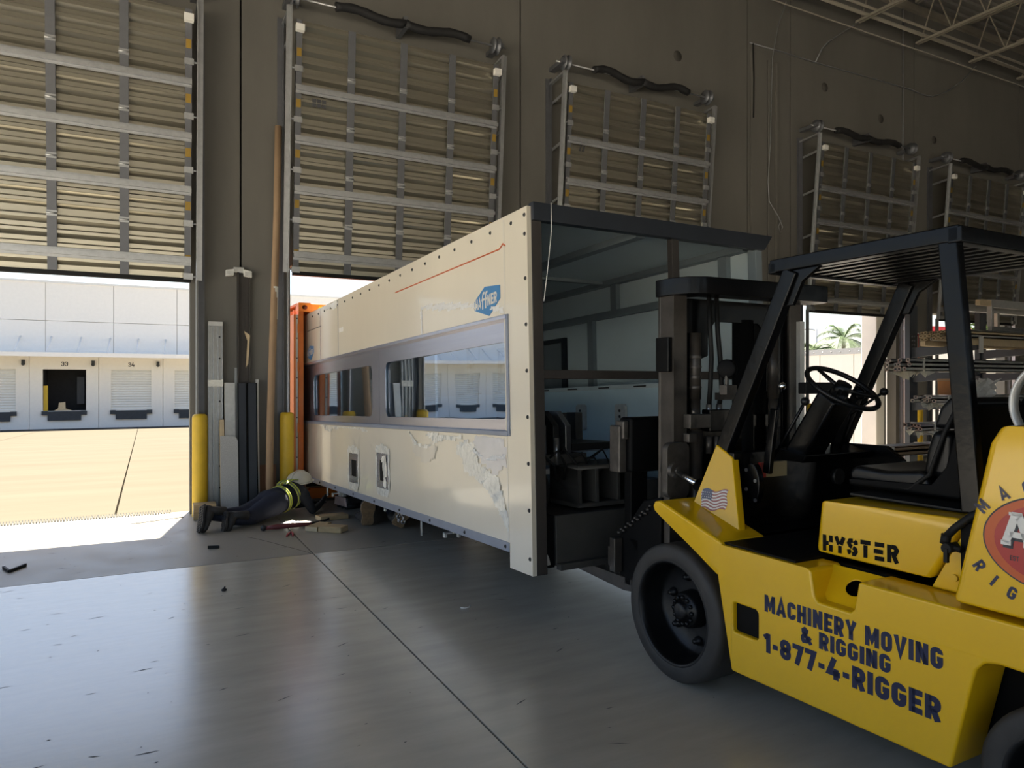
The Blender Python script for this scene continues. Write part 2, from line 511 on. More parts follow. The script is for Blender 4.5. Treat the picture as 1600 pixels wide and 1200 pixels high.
# ---------------------------------------------------------------- yard outside, falling gently to the far docks
yard = tag(empty('yard'), 'sunlit pale concrete truck yard sloping down to the far docks', 'yard', kind='structure')
SL = 1.12 / 40.5
def yz(y): return -(y - 9.5) * SL
def yslab(x0, x1, y0, y1, m, nm, well=False):
    b = MB()
    v = []
    yz = (lambda y: -1.25) if well else (lambda y: -(y - 9.5) * SL)
    for dz in (-.3, 0):
        v += [(x0, y0, yz(y0) + dz), (x1, y0, yz(y0) + dz), (x1, y1, yz(y1) + dz), (x0, y1, yz(y1) + dz)]
    b.add(v, [(0,3,2,1),(4,5,6,7),(0,1,5,4),(1,2,6,5),(2,3,7,6),(3,0,4,7)])
    return b.build(nm, m, yard)
xs = [-42, -24, -14.5, -9.7, -5.0, -.30, 4.4, 9.1, 13.8, 18.5, 40, 75]
for i in range(len(xs) - 1):
    for (y0, y1) in ((9.5, 28), (28, 46.8)):
        yslab(xs[i] + .012, xs[i + 1] - .012, y0 + .003, y1 - .012, M['yard'] if xs[i] < 4 else M['yardbounce'], 'yard_slab', xs[i] > 8)
yslab(-42, 75, 46.8, 60, M['asphalt'], 'asphalt_strip')
MB().box(9.09, 9.11, 9.5, 46.8, -1.5, -.02).build('retaining_edge', M['yard'], yard)
MB().box(-42, 75, -60, YB - .2, -.3, 0).build('yard_slab', M['groundbounce'], yard)  # unseen ground behind and at left, added as a bright bounce surface
MB().box(-42, XL - .2, YB - .2, 9.49, -.3, 0).build('yard_slab', M['groundbounce'], yard)
b = MB(); b.add([(-42, 9.5, -1.6), (75, 9.5, -1.6), (75, 60, -1.8), (-42, 60, -1.8)], [(0, 1, 2, 3)])
b.build('yard_bed', M['asphalt'], yard)

# ---------------------------------------------------------------- dock doors: ribbed sections, stiles, struts, tracks
TH = R(4.7)
SW, SH = 2.74, .609
def door_local(x, z, zb, y=0.0):
    """point on the leaning leaf -> door coordinates (door empty stands on the floor at the wall face)"""
    return (x, -.16 - math.sin(TH) * z + math.cos(TH) * y, zb + math.cos(TH) * z + math.sin(TH) * y)
sec = MB()
pf = [(.004, 0), (.004, .014)]
z = .014
per = (SH - .028) / 4
for k in range(4):
    pf += [(.046, z + .004), (.046, z + .050), (.006, z + .092), (0, z + .096), (0, z + .130)]
    z += per
pf += [(.004, SH - .010), (.004, SH - .002)]
n = len(pf)
HWD = SW / 2
sec.add([(-HWD, p[0], p[1]) for p in pf] + [(HWD, p[0], p[1]) for p in pf], [(k, k + 1, n + k + 1, n + k) for k in range(n - 1)])
sec.box(-HWD, HWD, .050, .054, 0, SH - .002)
SECME = sec.mesh('door_section'); SECME.materials.append(M['doorsheet'])
def shared(mb, nm, m):
    me = mb.mesh(nm); me.materials.append(m); return me
STILE = shared(MB().box(-.045, .045, -.022, .004, 0, SH - .004), 'stile', M['doorsteel'])
ENDST = shared(MB().box(-.035, .035, -.024, .004, 0, SH - .004), 'end_stile', M['doorsteel'])
STRUT = shared(MB().box(-HWD, HWD, -.075, -.022, .012, .058).box(-HWD, HWD, -.030, -.022, -.018, .088), 'strut', M['galv'])
HINGE = shared(MB().box(-.05, .05, -.032, -.02, -.03, .03).cyl((-.05, -.035, 0), (.05, -.035, 0), .010, 8), 'hinge', M['galv'])
LABEL = shared(MB().box(-.028, .028, -.003, 0, -.05, .05), 'warning_label', M['yellowtag'])
ROLL = shared(MB().box(-.05, .05, -.05, -.022, -.035, .035).cyl((0, -.03, 0), (.09, -.03, 0), .012, 8), 'roller_bracket', M['galv'])
DRUM = shared(MB().lathe([(0, -.04), (.11, -.04), (.11, -.03), (.085, -.025), (.085, .02), (.12, .03), (.12, .045), (0, .045)], 'x', 20), 'cable_drum', M['doorsteel'])
def link(nm, me, parent, loc, rot=(0, 0, 0), scale=None):
    o = bpy.data.objects.new(nm, me)
    C.objects.link(o)
    o.parent = parent
    o.location = loc
    o.rotation_euler = rot
    if scale: o.scale = scale
    return o

def make_door(num, xc, zb, label, nst=3, jog=0.0):
    d = tag(empty('door_%d' % num, (xc, WY, 0)), label, 'dock door', kind='structure')
    rt = (TH, 0, 0)
    for s in range(5):
        link('door_section', SECME, d, door_local(0, s * SH, zb), rt)
        for k in range(nst):
            x = -HWD + SW * (k + 1) / (nst + 1)
            link('stile', STILE, d, door_local(x, s * SH, zb), rt)
            if s: link('hinge', HINGE, d, door_local(x, s * SH - .002, zb), rt)
        for sx in (-1, 1):
            link('end_stile', ENDST, d, door_local(sx * (HWD - .035), s * SH, zb), rt)
            link('warning_label', LABEL, d, door_local(sx * (HWD - .035), s * SH + .22, zb, -.025), rt)
            link('roller_bracket', ROLL, d, door_local(sx * (HWD - .03), s * SH + .02, zb), (TH, 0, 0 if sx > 0 else 0), (sx, 1, 1))
        if s < 4: link('strut', STRUT, d, door_local(0, s * SH + (.36 if s else .16), zb), rt)
    ztop = zb + 5 * SH
    MB().box(-HWD, HWD, -.02, .045, -.05, 0).build('bottom_seal', M['rubber'], d).location = door_local(0, 0, zb)
    d.children[-1].rotation_euler = rt
    for sx in (-1, 1):
        t = MB()
        a, bq = door_local(sx * (HWD + .06), -.02, zb, -.02), door_local(sx * (HWD + .06), 5 * SH + .14, zb, -.02)
        t.bar(a, bq, .012, .075, (0, 1, 0)); t.bar((a[0] + sx * .03, a[1], a[2]), (bq[0] + sx * .03, bq[1], bq[2]), .06, .010, (0, 1, 0))
        t.box(sx * (HWD + .06) - .006, sx * (HWD + .06) + .006, -.19, -.12, .02, zb)
        t.build('track', M['galv'], d)
        w = MB()
        w.box(sx * (HWD + .09) - .004, sx * (HWD + .09) + .004, -.075, -.001, .02, ztop + .16)
        w.box(sx * (HWD + .09) - (.07 if sx < 0 else 0), sx * (HWD + .09) + (0 if sx < 0 else .07), -.008, -.001, .02, ztop + .16)
        w.build('wall_angle', M['doorsteel'], d)
        # mesh-dark infill plates between wall angle and leaning track, with cross braces
        for q in (.55, 1.35, 2.15, 2.85):
            p = door_local(sx * (HWD + .075), q, zb)
            MB().bar((p[0], -.02, p[2] - .02), (p[0], p[1], p[2] + .02), .012, .04).build('track_brace', M['galv'], d)
        p = door_local(sx * (HWD + .075), 5 * SH + .10, zb)
        MB().bar((p[0], -.01, p[2]), (p[0], p[1] - .03, p[2] + .03), .05, .03).build('top_bracket', M['galv'], d)
        link('cable_drum', DRUM, d, (sx * (HWD + .0), p[1] + .10, ztop + .30))
        MB().box(sx * (HWD + .05) - .05, sx * (HWD + .05) + .05, p[1] + .03, -.005, ztop + .27, ztop + .33).build('bearing_plate', M['doorsteel'], d)
        q = door_local(sx * (HWD - .035), 5 * SH - .13, zb, -.03)
        MB().box(q[0] - .05, q[0] + .05, q[1] - .07, q[1], q[2] - .03, q[2] + .05).build('top_roller_bracket', M['white'], d)
    ys = door_local(0, 5 * SH + .10, zb)[1] + .10
    zs = ztop + .30
    MB().cyl((-HWD - .16, ys, zs), (HWD + .16, ys, zs), .013, 10).build('torsion_shaft', M['galv'], d)
    for (xa, xb) in ((-.87, .05), (.05, .98)):
        pts, rr = [], []
        for k in range(13):
            f = k / 12
            pts.append((xa + (xb - xa) * f, ys - .01, zs + .03 * math.sin(f * PI * 2 + (0 if xa < 0 else PI)) * (1 + jog)))
            rr.append(.055 + .004 * math.sin(k * 2.3 + num))
        MB().tube(pts, rr, 12).build('spring_sleeve', M['sleeve'], d)
    MB().box(.02, .08, ys - .03, -.003, zs - .06, zs + .09).build('centre_bearing', M['doorsteel'], d)
    return d

# leaves: 1 is the open drive-in door on the left
make_door(1, -.88, 2.79, 'raised ribbed dock door at the far left above the sunlit drive-in opening', 3)
make_door(2, 3.02, 2.96, 'raised ribbed dock door over the orange container with small black label', 3)
make_door(3, 6.92, 2.96, 'raised ribbed dock door rising behind the open end of the cream enclosure', 3, .5)
make_door(4, 12.32, 2.93, 'raised ribbed dock door above the opening that shows palm trees', 3)
make_door(5, 16.23, 2.93, 'raised ribbed dock door farthest right behind the metal rack', 3)
# dark panel stickers seen on two leaves
for (dn, xc, zb, x, z, w, h) in ((2, 3.02, 2.96, -1.08, 2.09, .17, .10),):
    st = MB()
    for a in range(2):
        for c in range(3): st.box(-.085 + c * .06, -.035 + c * .06, -.004, 0, -.05 + a * .055, -.05 + a * .055 + .045)
    st.build('door_sticker', M['ink'], bpy.data.objects['door_2'], loc=door_local(x, z, zb, -.001)).rotation_euler = (TH, 0, 0)
st = MB()
st.prism([(0, 0), (.035, 0), (.06, .14)], -.004, 0, 'y').prism([(.05, 0), (.10, 0), (.105, .12)], -.004, 0, 'y')
st.build('door_sticker', M['ink'], bpy.data.objects['door_3'], loc=door_local(-1.15, 2.08, 2.96, -.001)).rotation_euler = (TH, 0, 0)

# ---------------------------------------------------------------- the white warehouse across the yard
BY = 50.0
opp = tag(empty('warehouse_building', (0, BY, 0)), 'long white warehouse with numbered dock doors across the yard', 'building')
OZ = -1.12
pitch, c33 = 3.52, -4.2
MB().box(-42, c33 - 1.13, .20, 14, -1.6, 7.55).box(c33 + 1.13, 30, .20, 14, -1.6, 7.55).box(c33 - 1.13, c33 + 1.13, .20, 14, 2.46, 7.55).box(c33 - 1.13, c33 + 1.13, .20, 14, -1.6, -.09).build('backing_wall', M['bldg'], opp)
# panels: lower row has the dock openings, upper rows are plain
def ox(k): return c33 + pitch * k
for k in range(-10, 9):
    xa, xb = ox(k) - pitch / 2 + .012, ox(k) + pitch / 2 - .012
    w = 1.1
    MB().prism([(xa, -1.6), (xb, -1.6), (xb, 3.22), (xa, 3.22)], 0, .2, 'y', holes=[[(ox(k) - w, -.05), (ox(k) + w, -.05), (ox(k) + w, 2.42), (ox(k) - w, 2.42)]]).build('wall_panel', M['bldg'], opp)
    for (za, zb) in ((3.26, 5.29), (5.315, 7.55)):
        MB().box(xa + .8, xb + .8, 0, .2, za, zb).build('wall_panel', M['bldg'], opp)
DL = MB()
for q in range(16):
    DL.add([(-1.1, .16, q * .155), (1.1, .16, q * .155), (1.1, .11, q * .155 + .075), (-1.1, .11, q * .155 + .075), (1.1, .16, q * .155 + .155), (-1.1, .16, q * .155 + .155)], [(0, 1, 2, 3), (3, 2, 4, 5)])
DLME = shared(DL, 'roller_door', M['bldgdoor'])
LEV = shared(MB().box(-.85, .85, -.12, .02, -.62, -.08).box(-1.15, -.85, -.14, .02, -.30, -.06).box(.85, 1.15, -.14, .02, -.30, -.06), 'dock_leveler', M['bumper'])
for k in range(-10, 9):
    if k != 0:
        link('roller_door', DLME, opp, (ox(k), 0, -.05))
    link('dock_leveler', LEV, opp, (ox(k), 0, 0))
    num = 33 + k
    t = MB()
    tw = text_width(str(num), .62, .17) * .26
    write(t, str(num), .26, lambda a, b, k=k, tw=tw: (ox(k) - tw / 2 + a, -.012, 2.62 + b), .62, .17)
    if num in (30, 31, 32, 33, 34): t.build('dock_number', M['ink'], opp)
# the open bay 33: dark room behind the opening
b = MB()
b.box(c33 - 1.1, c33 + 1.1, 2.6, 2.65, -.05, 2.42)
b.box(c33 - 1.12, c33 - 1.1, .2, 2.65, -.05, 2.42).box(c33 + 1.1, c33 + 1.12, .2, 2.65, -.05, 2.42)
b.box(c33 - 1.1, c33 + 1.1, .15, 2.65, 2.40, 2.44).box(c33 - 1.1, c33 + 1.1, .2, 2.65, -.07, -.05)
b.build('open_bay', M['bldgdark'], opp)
b = MB(); b.prism([(-.45, 0), (.45, 0), (.12, .12), (.10, .52), (-.22, .48), (-.25, .14)], .30, .55, 'y'); b.build('pallet_load', M['woodlt'], opp, loc=(c33 - .1, 0, -.05))
MB().box(-.12, .12, .3, .5, 0, 1.5).build('bay_post', M['hazard'], opp, loc=(c33 - 1.0, 0, -.05))
MB().box(.5, .9, 1.9, 2.3, .3, 2.0).build('bay_goods', M['shelfblue'], opp, loc=(c33, 0, 0))
# canopy with its tie rods
MB().box(-42, 30, -1.9, 0, 3.20, 3.30).box(-42, 30, -1.95, -1.88, 3.12, 3.36).build('canopy', M['bldg'], opp)
for k in range(-26, 22):
    x = -.4 + k * 1.52
    MB().cyl((x, -1.7, 3.33), (x + .1, 0, 4.35), .05, 8).build('canopy_rod', M['white'], opp)
for k in range(-3, 3):
    MB().box(-.08, .08, -.2, 0, -.14, .1).ball((0, -.16, -.14), .1, 10).build('dock_lamp', M['bumper'], opp, loc=(ox(k) - pitch * .58, 0, 2.86))
MB().box(-42, 30, -.05, .3, 7.55, 7.68).build('parapet_cap', M['white'], opp)
# ---------------------------------------------------------------- orange shipping container outside door 2
ctn = tag(empty('shipping_container', (1.80, 9.56, .03), (0, 0, R(1.0))), 'orange shipping container backed up to the second dock door', 'container')
CW, CH, CLn = 2.44, 2.59, 12.0
for (x0, x1, nm) in ((0, .07, 'corner_post'), (CW - .07, CW, 'corner_post')):
    MB().box(x0, x1, 0, .12, .12, CH - .12).build(nm, M['orange'], ctn, .008)
for x in (0, CW - .16):
    for z in (0, CH - .12):
        cc = MB().prism(rrect(x, x + .16, z, z + .12, .01, 2), -.01, .17, 'y', holes=[rrect(x + .045, x + .115, z + .03, z + .09, .029, 4)])
        cc.build('corner_casting', M['orange'], ctn)
MB().box(.16, CW - .16, 0, .10, CH - .13, CH - .01).build('door_header', M['orange'], ctn, .006)
MB().box(.16, CW - .16, 0, .12, 0, .14).build('door_sill', M['orange'], ctn, .006)
for k in range(14):
    x = .22 + k * .15
    MB().prism([(x, CH - .115), (x + .075, CH - .115), (x + .13, CH - .04), (x + .055, CH - .04)], -.004, 0, 'y').build('hazard_stripe', M['hazard'] if k % 2 == 0 else M['ink'], ctn)
def corr(x, name, m):
    b = MB(); pts = []; y = .12; s = 1 if x < 1 else -1
    while y < CLn - .1:
        pts += [(x + s * .0, y), (x, y + .07), (x + s * .036, y + .14), (x + s * .036, y + .21)]; y += .28
    n = len(pts)
    b.add([(p[0], p[1], .14) for p in pts] + [(p[0], p[1], CH - .06) for p in pts], [(k, k + 1, n + k + 1, n + k) for k in range(n - 1)])
    b.build(name, m, ctn)
corr(.02, 'side_wall', M['orange_dark']); corr(CW - .02, 'side_wall', M['orange_dark'])
MB().box(0, CW, .1, CLn, CH - .03, CH).build('roof', M['orange_dark'], ctn)
MB().box(0, CW, .1, CLn, .10, .15).build('container_floor', M['wood'], ctn)
MB().box(0, CW, CLn - .05, CLn, .1, CH).build('end_wall', M['orange_dark'], ctn)
# door leaf swung right back along the left side: its edge and gasket show beside the post
dl = MB().box(-.06, -.036, -.005, 1.2, .14, CH - .16).build('door_leaf', M['orange'], ctn)
gk = MB().box(-.034, -.004, 0, .03, .14, CH - .16)
gk.build('door_gasket', M['white'], dl)
for k in range(9): MB().ball((-.018, .0, .3 + k * .26), .009, 8).build('rivet', M['ink'], dl)
for z in (.35, .95, 1.75, 2.25):
    MB().box(-.004, .03, -.02, .0, z - .05, z + .05).cyl((-.0, -.02, z - .06), (-.0, -.02, z + .06), .014, 10).build('door_hinge', M['orange'], ctn)

# ---------------------------------------------------------------- the cream machine enclosure
M['cream'] = mat('cream_filmed_panel', (.76, .69, .555), .26, var=.05, scale=1.2, coat=.6, bump=.02, bscale=5, stretch=(1, 1, .3))
M['cream2'] = mat('cream_panel_bare', (.70, .65, .55), .22, var=.03, scale=2, coat=.4)
M['stain'] = mat('brushed_stainless', (.56, .57, .66), .25, .85, var=.1, scale=5, stretch=(1, .2, 8))
M['rail'] = mat('grey_blue_rail', (.27, .30, .37), .4, .3, var=.08)
M['headdark'] = mat('dark_header_steel', (.028, .034, .045), .45, .2, var=.15)
M['postbrown'] = mat('brown_black_steel', (.055, .048, .043), .5, .2, var=.15)
M['inner'] = mat('blue_grey_inside', (.55, .64, .66), .5, var=.05, scale=2)
M['innerrib'] = mat('inside_rib', (.22, .26, .28), .5, .2, var=.08)
M['bluep'] = mat('pale_blue_guard', (.60, .76, .82), .4, .0, var=.08, scale=2)
M['machdark'] = mat('dark_machine_parts', (.035, .034, .033), .45, .4, var=.3, scale=10)
M['machgrey'] = mat('grey_machine_base', (.075, .072, .066), .5, .3, var=.2, scale=4)
pane = bpy.data.materials.new('tinted_window')
pane.use_nodes = True
nt = pane.node_tree
for nn in list(nt.nodes):
    if nn.type == 'BSDF_PRINCIPLED': nt.nodes.remove(nn)
gl = nt.nodes.new('ShaderNodeBsdfGlossy'); gl.inputs['Roughness'].default_value = .012; gl.inputs['Color'].default_value = (.86, .92, 1, 1)
tr = nt.nodes.new('ShaderNodeBsdfTransparent'); tr.inputs['Color'].default_value = (.88, .94, 1, 1)
mx = nt.nodes.new('ShaderNodeMixShader'); mx.inputs[0].default_value = .47
nz = nt.nodes.new('ShaderNodeTexNoise'); nz.inputs['Scale'].default_value = 1.6; nz.inputs['Detail'].default_value = 0
tcn = nt.nodes.new('ShaderNodeTexCoord'); nt.links.new(tcn.outputs['Object'], nz.inputs['Vector'])
bpn = nt.nodes.new('ShaderNodeBump'); bpn.inputs['Strength'].default_value = .06; bpn.inputs['Distance'].default_value = .03
nt.links.new(nz.outputs[0], bpn.inputs['Height']); nt.links.new(bpn.outputs[0], gl.inputs['Normal'])
nt.links.new(tr.outputs[0], mx.inputs[1]); nt.links.new(gl.outputs[0], mx.inputs[2])
nt.links.new(mx.outputs[0], nt.nodes['Material Output'].inputs[0])
M['pane'] = pane

mc = tag(empty('machine_enclosure', (2.125, 3.826, .515), (R(-1.9), 0, R(2.0))), 'long cream machine enclosure with window band being moved into the container', 'machine')
ML = 7.3
B0, B1, BZ0, BZ1 = .268, 6.9, .725, 1.49
out = [(0, -.15), (.285, -.15), (.285, 0), (ML, 0), (ML, 2.15), (0, 2.15)]
vents = [(3.60, 3.80, .17, .345), (2.66, 2.86, .20, .395)]
hl = [[(B0, BZ0), (B1, BZ0), (B1, BZ1), (B0, BZ1)]] + [[(a, c), (b, c), (b, d), (a, d)] for a, b, c, d in vents]
MB().prism(out, 0, .03, 'x', holes=hl).build('side_panel', M['cream'], mc)
# joints of the side sheets
for y in (4.25, 5.05): MB().box(-.002, 0, y - .006, y + .006, 1.51, 2.14).build('sheet_seam', M['stain'], mc)
MB().box(-.0015, 0, .29, .31, .02, 2.13).build('sheet_seam', M['cream2'], mc)
# window band: stainless frames with round-cornered openings
for (ya, yb, pa, pb) in ((B0, 2.915, .322, 2.745), (2.921, 5.72, 3.14, 5.51)):
    f = MB().prism([(ya, BZ0), (yb, BZ0), (yb, BZ1), (ya, BZ1)], .028, .036, 'x', holes=[rrect(pa, pb, .812, 1.33, .085, 6)]).build('window_frame', M['stain'], mc)
    ym = 1.56 if ya < 1 else 4.3
    MB().box(.040, .046, pa - .03, ym + .01, .79, 1.35).build('window_pane', M['pane'], f)
    MB().box(.048, .054, ym - .02, pb + .03, .79, 1.35).build('window_pane', M['pane'], f)
MB().box(.030, .036, 5.726, B1, BZ0, BZ1).build('window_frame', M['stain'], mc)
MB().box(-.022, .036, B0, B1, BZ1 - .018, BZ1 + .012).build('band_ledge', M['stain'], mc, .004)
MB().box(-.018, .036, B0, B1, BZ0 - .02, BZ0 + .012).build('band_sill', M['rail'], mc, .004)
MB().box(-.012, .036, B0 - .016, B0 + .012, BZ0 - .02, BZ1 + .012).build('band_end_trim', M['rail'], mc, .003)
MB().box(-.008, .04, .285, ML, -.05, .012).build('bottom_rail', M['rail'], mc, .004)
for a, b, c, d in vents:
    MB().prism([(a - .055, c - .07), (b + .055, c - .07), (b + .055, d + .07), (a - .055, d + .07)], -.003, 0, 'x', holes=[[(a, c), (b, c), (b, d), (a, d)]]).build('vent_plate', M['stain'], mc)
    MB().box(.004, .034, a + .0005, b - .0005, c + .0005, d - .0005).build('vent_dark_fill', M['blackmatte'], mc)  # black plug: the shade inside the vent put in as colour
# screws
scr = MB().lathe([(.0, -.012), (.010, -.006), (.014, 0)], 'x', 8)
SCR = shared(scr, 'screw', M['machdark'])
for z in (2.10, 1.98, 1.70, 1.41, 1.12, .83, .54, .25, -.05): link('screw', SCR, mc, (0, .03, z))
y = .2
while y < 5.6:
    link('screw', SCR, mc, (0, y, 2.085)); y += .29
for y in (.33, .95, 1.6, 2.3, 3.0, 3.7, 4.4, 5.1): link('screw', SCR, mc, (-.008, y, -.018))
# roof, far side and interior
MB().box(.03, 2.14, .02, ML, 2.12, 2.15).build('roof_panel', M['inner'], mc)
MB().box(2.08, 2.11, .02, ML, -.1, 2.15).build('far_side_panel', M['inner'], mc)
MB().box(.03, 2.08, ML - .03, ML, 0, 2.12).build('back_panel', M['inner'], mc)
MB().box(.03, 2.08, .3, ML, -.02, .02).build('deck_plate', M['machdark'], mc)
MB().prism([(.03, 2.06), (2.10, 2.06), (2.19, 2.175), (.03, 2.175)], -.03, .03, 'y').build('end_header', M['headdark'], mc, .004)
MB().box(.03, .105, -.005, .08, -.15, 2.07).build('end_post', M['postbrown'], mc, .003)
MB().box(2.03, 2.10, 0, .08, -.15, 2.07).build('end_post', M['innerrib'], mc, .003)
MB().box(1.19, 1.255, 0, .05, 1.13, 2.07).build('end_mullion', M['postbrown'], mc, .003)
MB().box(.10, 2.03, 0, .06, 1.07, 1.125).build('cross_rail', M['postbrown'], mc, .003)
for y in (.30, 1.73, 3.2, 4.7): MB().box(2.03, 2.08, y, y + .09, 1.80, 2.12).build('wall_rib', M['innerrib'], mc)
for y in (1.0, 2.13, 3.6, 5.0): MB().box(2.03, 2.08, y, y + .09, .2, 1.75).build('wall_rib', M['innerrib'], mc)
MB().box(2.03, 2.08, .1, ML - .05, 1.75, 1.82).build('wall_rail', M['innerrib'], mc)
MB().box(2.0, 2.08, .1, ML - .05, 2.07, 2.12).build('eave_rail', M['innerrib'], mc)
for x in (.95,): MB().box(x, x + .08, .1, ML - .05, 2.07, 2.12).build('roof_rail', M['innerrib'], mc)
for y in (1.9, 3.6, 5.3): MB().box(.05, 2.0, y, y + .06, 2.09, 2.12).build('roof_rib', M['innerrib'], mc)
MB().prism([(2.66, .95), (4.2, .95), (4.2, 1.63), (2.66, 1.63)], 2.04, 2.075, 'x', holes=[[(2.73, 1.0), (4.13, 1.0), (4.13, 1.58), (2.73, 1.58)]]).build('inner_window_frame', M['headdark'], mc)
MB().box(2.072, 2.078, 2.7, 4.2, .98, 1.6).build('inner_window_pane', M['innerrib'], mc)
# pale blue guard and mechanisms
MB().prism([(.55, .25), (5.2, .25), (5.2, 1.03), (.55, 1.06)], 1.62, 1.66, 'x').build('inner_guard', M['bluep'], mc)
MB().box(1.60, 1.75, .55, 5.2, 1.03, 1.065).build('guard_cap', M['inner'], mc)
for k in range(8): MB().box(1.590, 1.612, .8 + k * .5, .95 + k * .5, 1.040, 1.052).build('guard_slot', M['machdark'], mc)
for y in (1.15, 1.75):
    MB().prism(rrect(y - .075, y + .075, .66, .90, .03, 3), 1.595, 1.62, 'x').build('mount_plate', M['alu'], mc, .004)
    for z in (.84, .79): MB().cyl((1.588, y, z), (1.6, y, z), .012, 8).build('mount_bolt', M['machdark'], mc)
MB().box(.45, 1.58, .6, 5, .02, .30).build('machine_bed', M['machdark'], mc)
for k in range(4):
    x = .16 + k * .10
    MB().prism([(.30, .55), (.75, .55), (.75, .86), (.42, .86), (.30, .76)], x, x + .045, 'x').build('clamp_plate', M['steel'] if k % 2 else M['machdark'], mc, .004)
for k in range(3):
    x = .62 + k * .15
    MB().box(x, x + .07, .85, .98, .60, .84).build('guide_block', M['machdark'], mc, .006)
MB().box(.14, .60, .25, .9, .50, .57).build('clamp_table', M['machgrey'], mc, .006)
MB().box(.55, .95, .35, .95, .58, .63).build('clamp_table', M['machdark'], mc, .006)
# hub with belt wheel on the left
MB().lathe([(.03, .0), (.10, 0), (.165, .03), (.165, .10), (.10, .12), (.03, .12)], 'x', 28, (.13, .32, .34)).build('belt_wheel', M['machdark'], mc)
MB().lathe([(0, .10), (.05, .12), (.05, .14), (0, .15)], 'x', 16, (.13, .32, .34)).build('belt_hub', M['steel'], mc)
# three open compartments
cb = MB().box(.42, .92, .10, .45, .22, .25).box(.42, .92, .10, .45, .47, .50).box(.42, .92, .43, .45, .25, .47)
for x in (.42, .56, .74, .895): cb.box(x, x + .028, .10, .45, .25, .47)
cb.build('pigeonhole_box', M['machgrey'], mc, .003)
# base cabinet below, with feet and cover plates
MB().box(.20, 1.15, .04, .60, -.12, .20).build('base_cabinet', M['machgrey'], mc, .006)
MB().box(.11, .20, .06, .5, -.13, .20).build('cable_box', M['blackmatte'], mc, .004)
MB().box(.86, 1.15, .02, .04, -.12, .02).build('cabinet_cover', M['machdark'], mc, .003)
MB().box(.20, .86, -.01, .04, -.14, -.10).build('base_edge', M['machgrey'], mc, .003)
MB().box(.84, 1.20, -.005, .04, .02, .06).build('base_edge', M['machgrey'], mc, .003)
MB().tube([(.12, .10, .22), (.14, .08, .0), (.155, .06, -.11)], .012, 8).build('air_hose', M['alu'], mc)
for k in range(6):
    a = random.Random(k)
    MB().tube([(.2 + k * .09, .3, .52), (.22 + k * .1, .22 + a.uniform(-.05, .05), .56 + a.uniform(-.03, .05)), (.3 + k * .09, .2, .50), (.34 + k * .06, .24, .40)], .010, 8).build('cable_loop', M['rubber'], mc)
MB().cyl((.35, .25, .50), (.35, .25, .68), .02, 10).build('valve_stem', M['steel'], mc)
MB().box(.5, 1.5, .95, 1.0, .36, .40).build('lead_rail', M['steel'], mc)
MB().box(.5, 1.5, 1.2, 1.25, .50, .53).build('lead_rail', M['steel'], mc)
# white levelling brackets below
def bracket(y, x, s=1.0):
    bk = MB().box(-.06 * s, .10 * s, -.02, .02, -.012, 0).box(-.06 * s, -.045 * s, -.02, .02, -.04, 0).box(.04 * s, .055 * s, -.02, .02, -.05, 0).box(.0, .05 * s, -.03, .03, -.012, .012)
    bk.build('levelling_bracket', M['alu'], mc, loc=(x, y, -.10))
    MB().cyl((x + .05, y, -.09), (x + .05, y, 0), .008, 8).build('levelling_bolt', M['steel'], mc)
for y, x in ((1.45, .12), (.10, .22), (4.6, .08), (3.1, .2)): bracket(y, x, 1.2)
MB().cyl((.06, 1.95, -.2), (.06, 1.95, -.02), .010, 8).build('levelling_bolt', M['alu'], mc)
MB().cyl((.02, 4.85, -.16), (.02, 4.85, -.02), .012, 8).build('levelling_bolt', M['alu'], mc)
# chain hanging below the rail
for k in range(4):
    MB().lathe([(.016, -.006), (.024, 0), (.016, .006), (.008, 0), (.016, -.006)], 'x' if k % 2 else 'y', 12).build('chain_link', M['steel'], mc, loc=(.10, 2.62, -.06 - k * .034))
    MB().lathe([(.016, -.006), (.024, 0), (.016, .006), (.008, 0), (.016, -.006)], 'y' if k % 2 else 'x', 12).build('chain_link', M['steel'], mc, loc=(.10, 2.50, -.06 - k * .034))
# orange pinstripe, slightly hooked at its near end
pts = [(2.36 - k * .25, 1.948) for k in range(9)] + [(.31, 1.975), (.28, 1.955)]
ln = MB()
for a, b in zip(pts[:-1], pts[1:]): ln.bar((-.002, a[0], a[1]), (-.002, b[0], b[1]), .009, .004, (1, 0, 0))
ln.build('pinstripe', M['orangeline'], mc)
ln = MB().box(-.003, 0, 5.0, 5.7, 1.915, 1.925); ln.build('pinstripe', M['machdark'], mc)
# maker's badge: blue hexagon with white lettering
M['badge'] = mat('badge_blue', (.045, .22, .48), .35, var=.06)
def badge(yc, zc, k):
    hx = [(yc + .19 * k, zc - .045 * k), (yc + .19 * k, zc + .02 * k), (yc + .03 * k, zc + .105 * k), (yc - .19 * k, zc + .085 * k), (yc - .19 * k, zc - .005 * k), (yc - .03 * k, zc - .105 * k)]
    bd = MB().prism(hx, -.004, 0, 'x').build('maker_badge', M['badge'], mc)
    t = MB()
    x = 0
    for ch, h, dz in (('H', .075, 0), ('A', .075, 0), ('f', .12, -.012), ('f', .12, -.012), ('N', .075, 0), ('E', .075, 0), ('R', .075, 0)):
        put = lambda a, b, x=x, dz=dz: (-.0055, yc + .180 * k - (x + a) * k, zc + (-.045 + dz + b) * k + (x + a) * .06 * k)
        if ch == 'f':
            s = .017
            ribbon(t, [(.016, -.0), (.016, .085), (.022, .105), (.036, .112), (.046, .108)], s, put)
            ribbon(t, [(0, .066), (.042, .066)], s * .9, put)
            x += .044
        else:
            letter(t, ch, h, put, .58, .21)
            x += (glyph(ch, .58, .21)[0] + .07) * h
    t.build('badge_lettering', M['whitevinyl'], bd)
badge(.55, 1.625, 1.0)
badge(5.55, 1.625, .9)
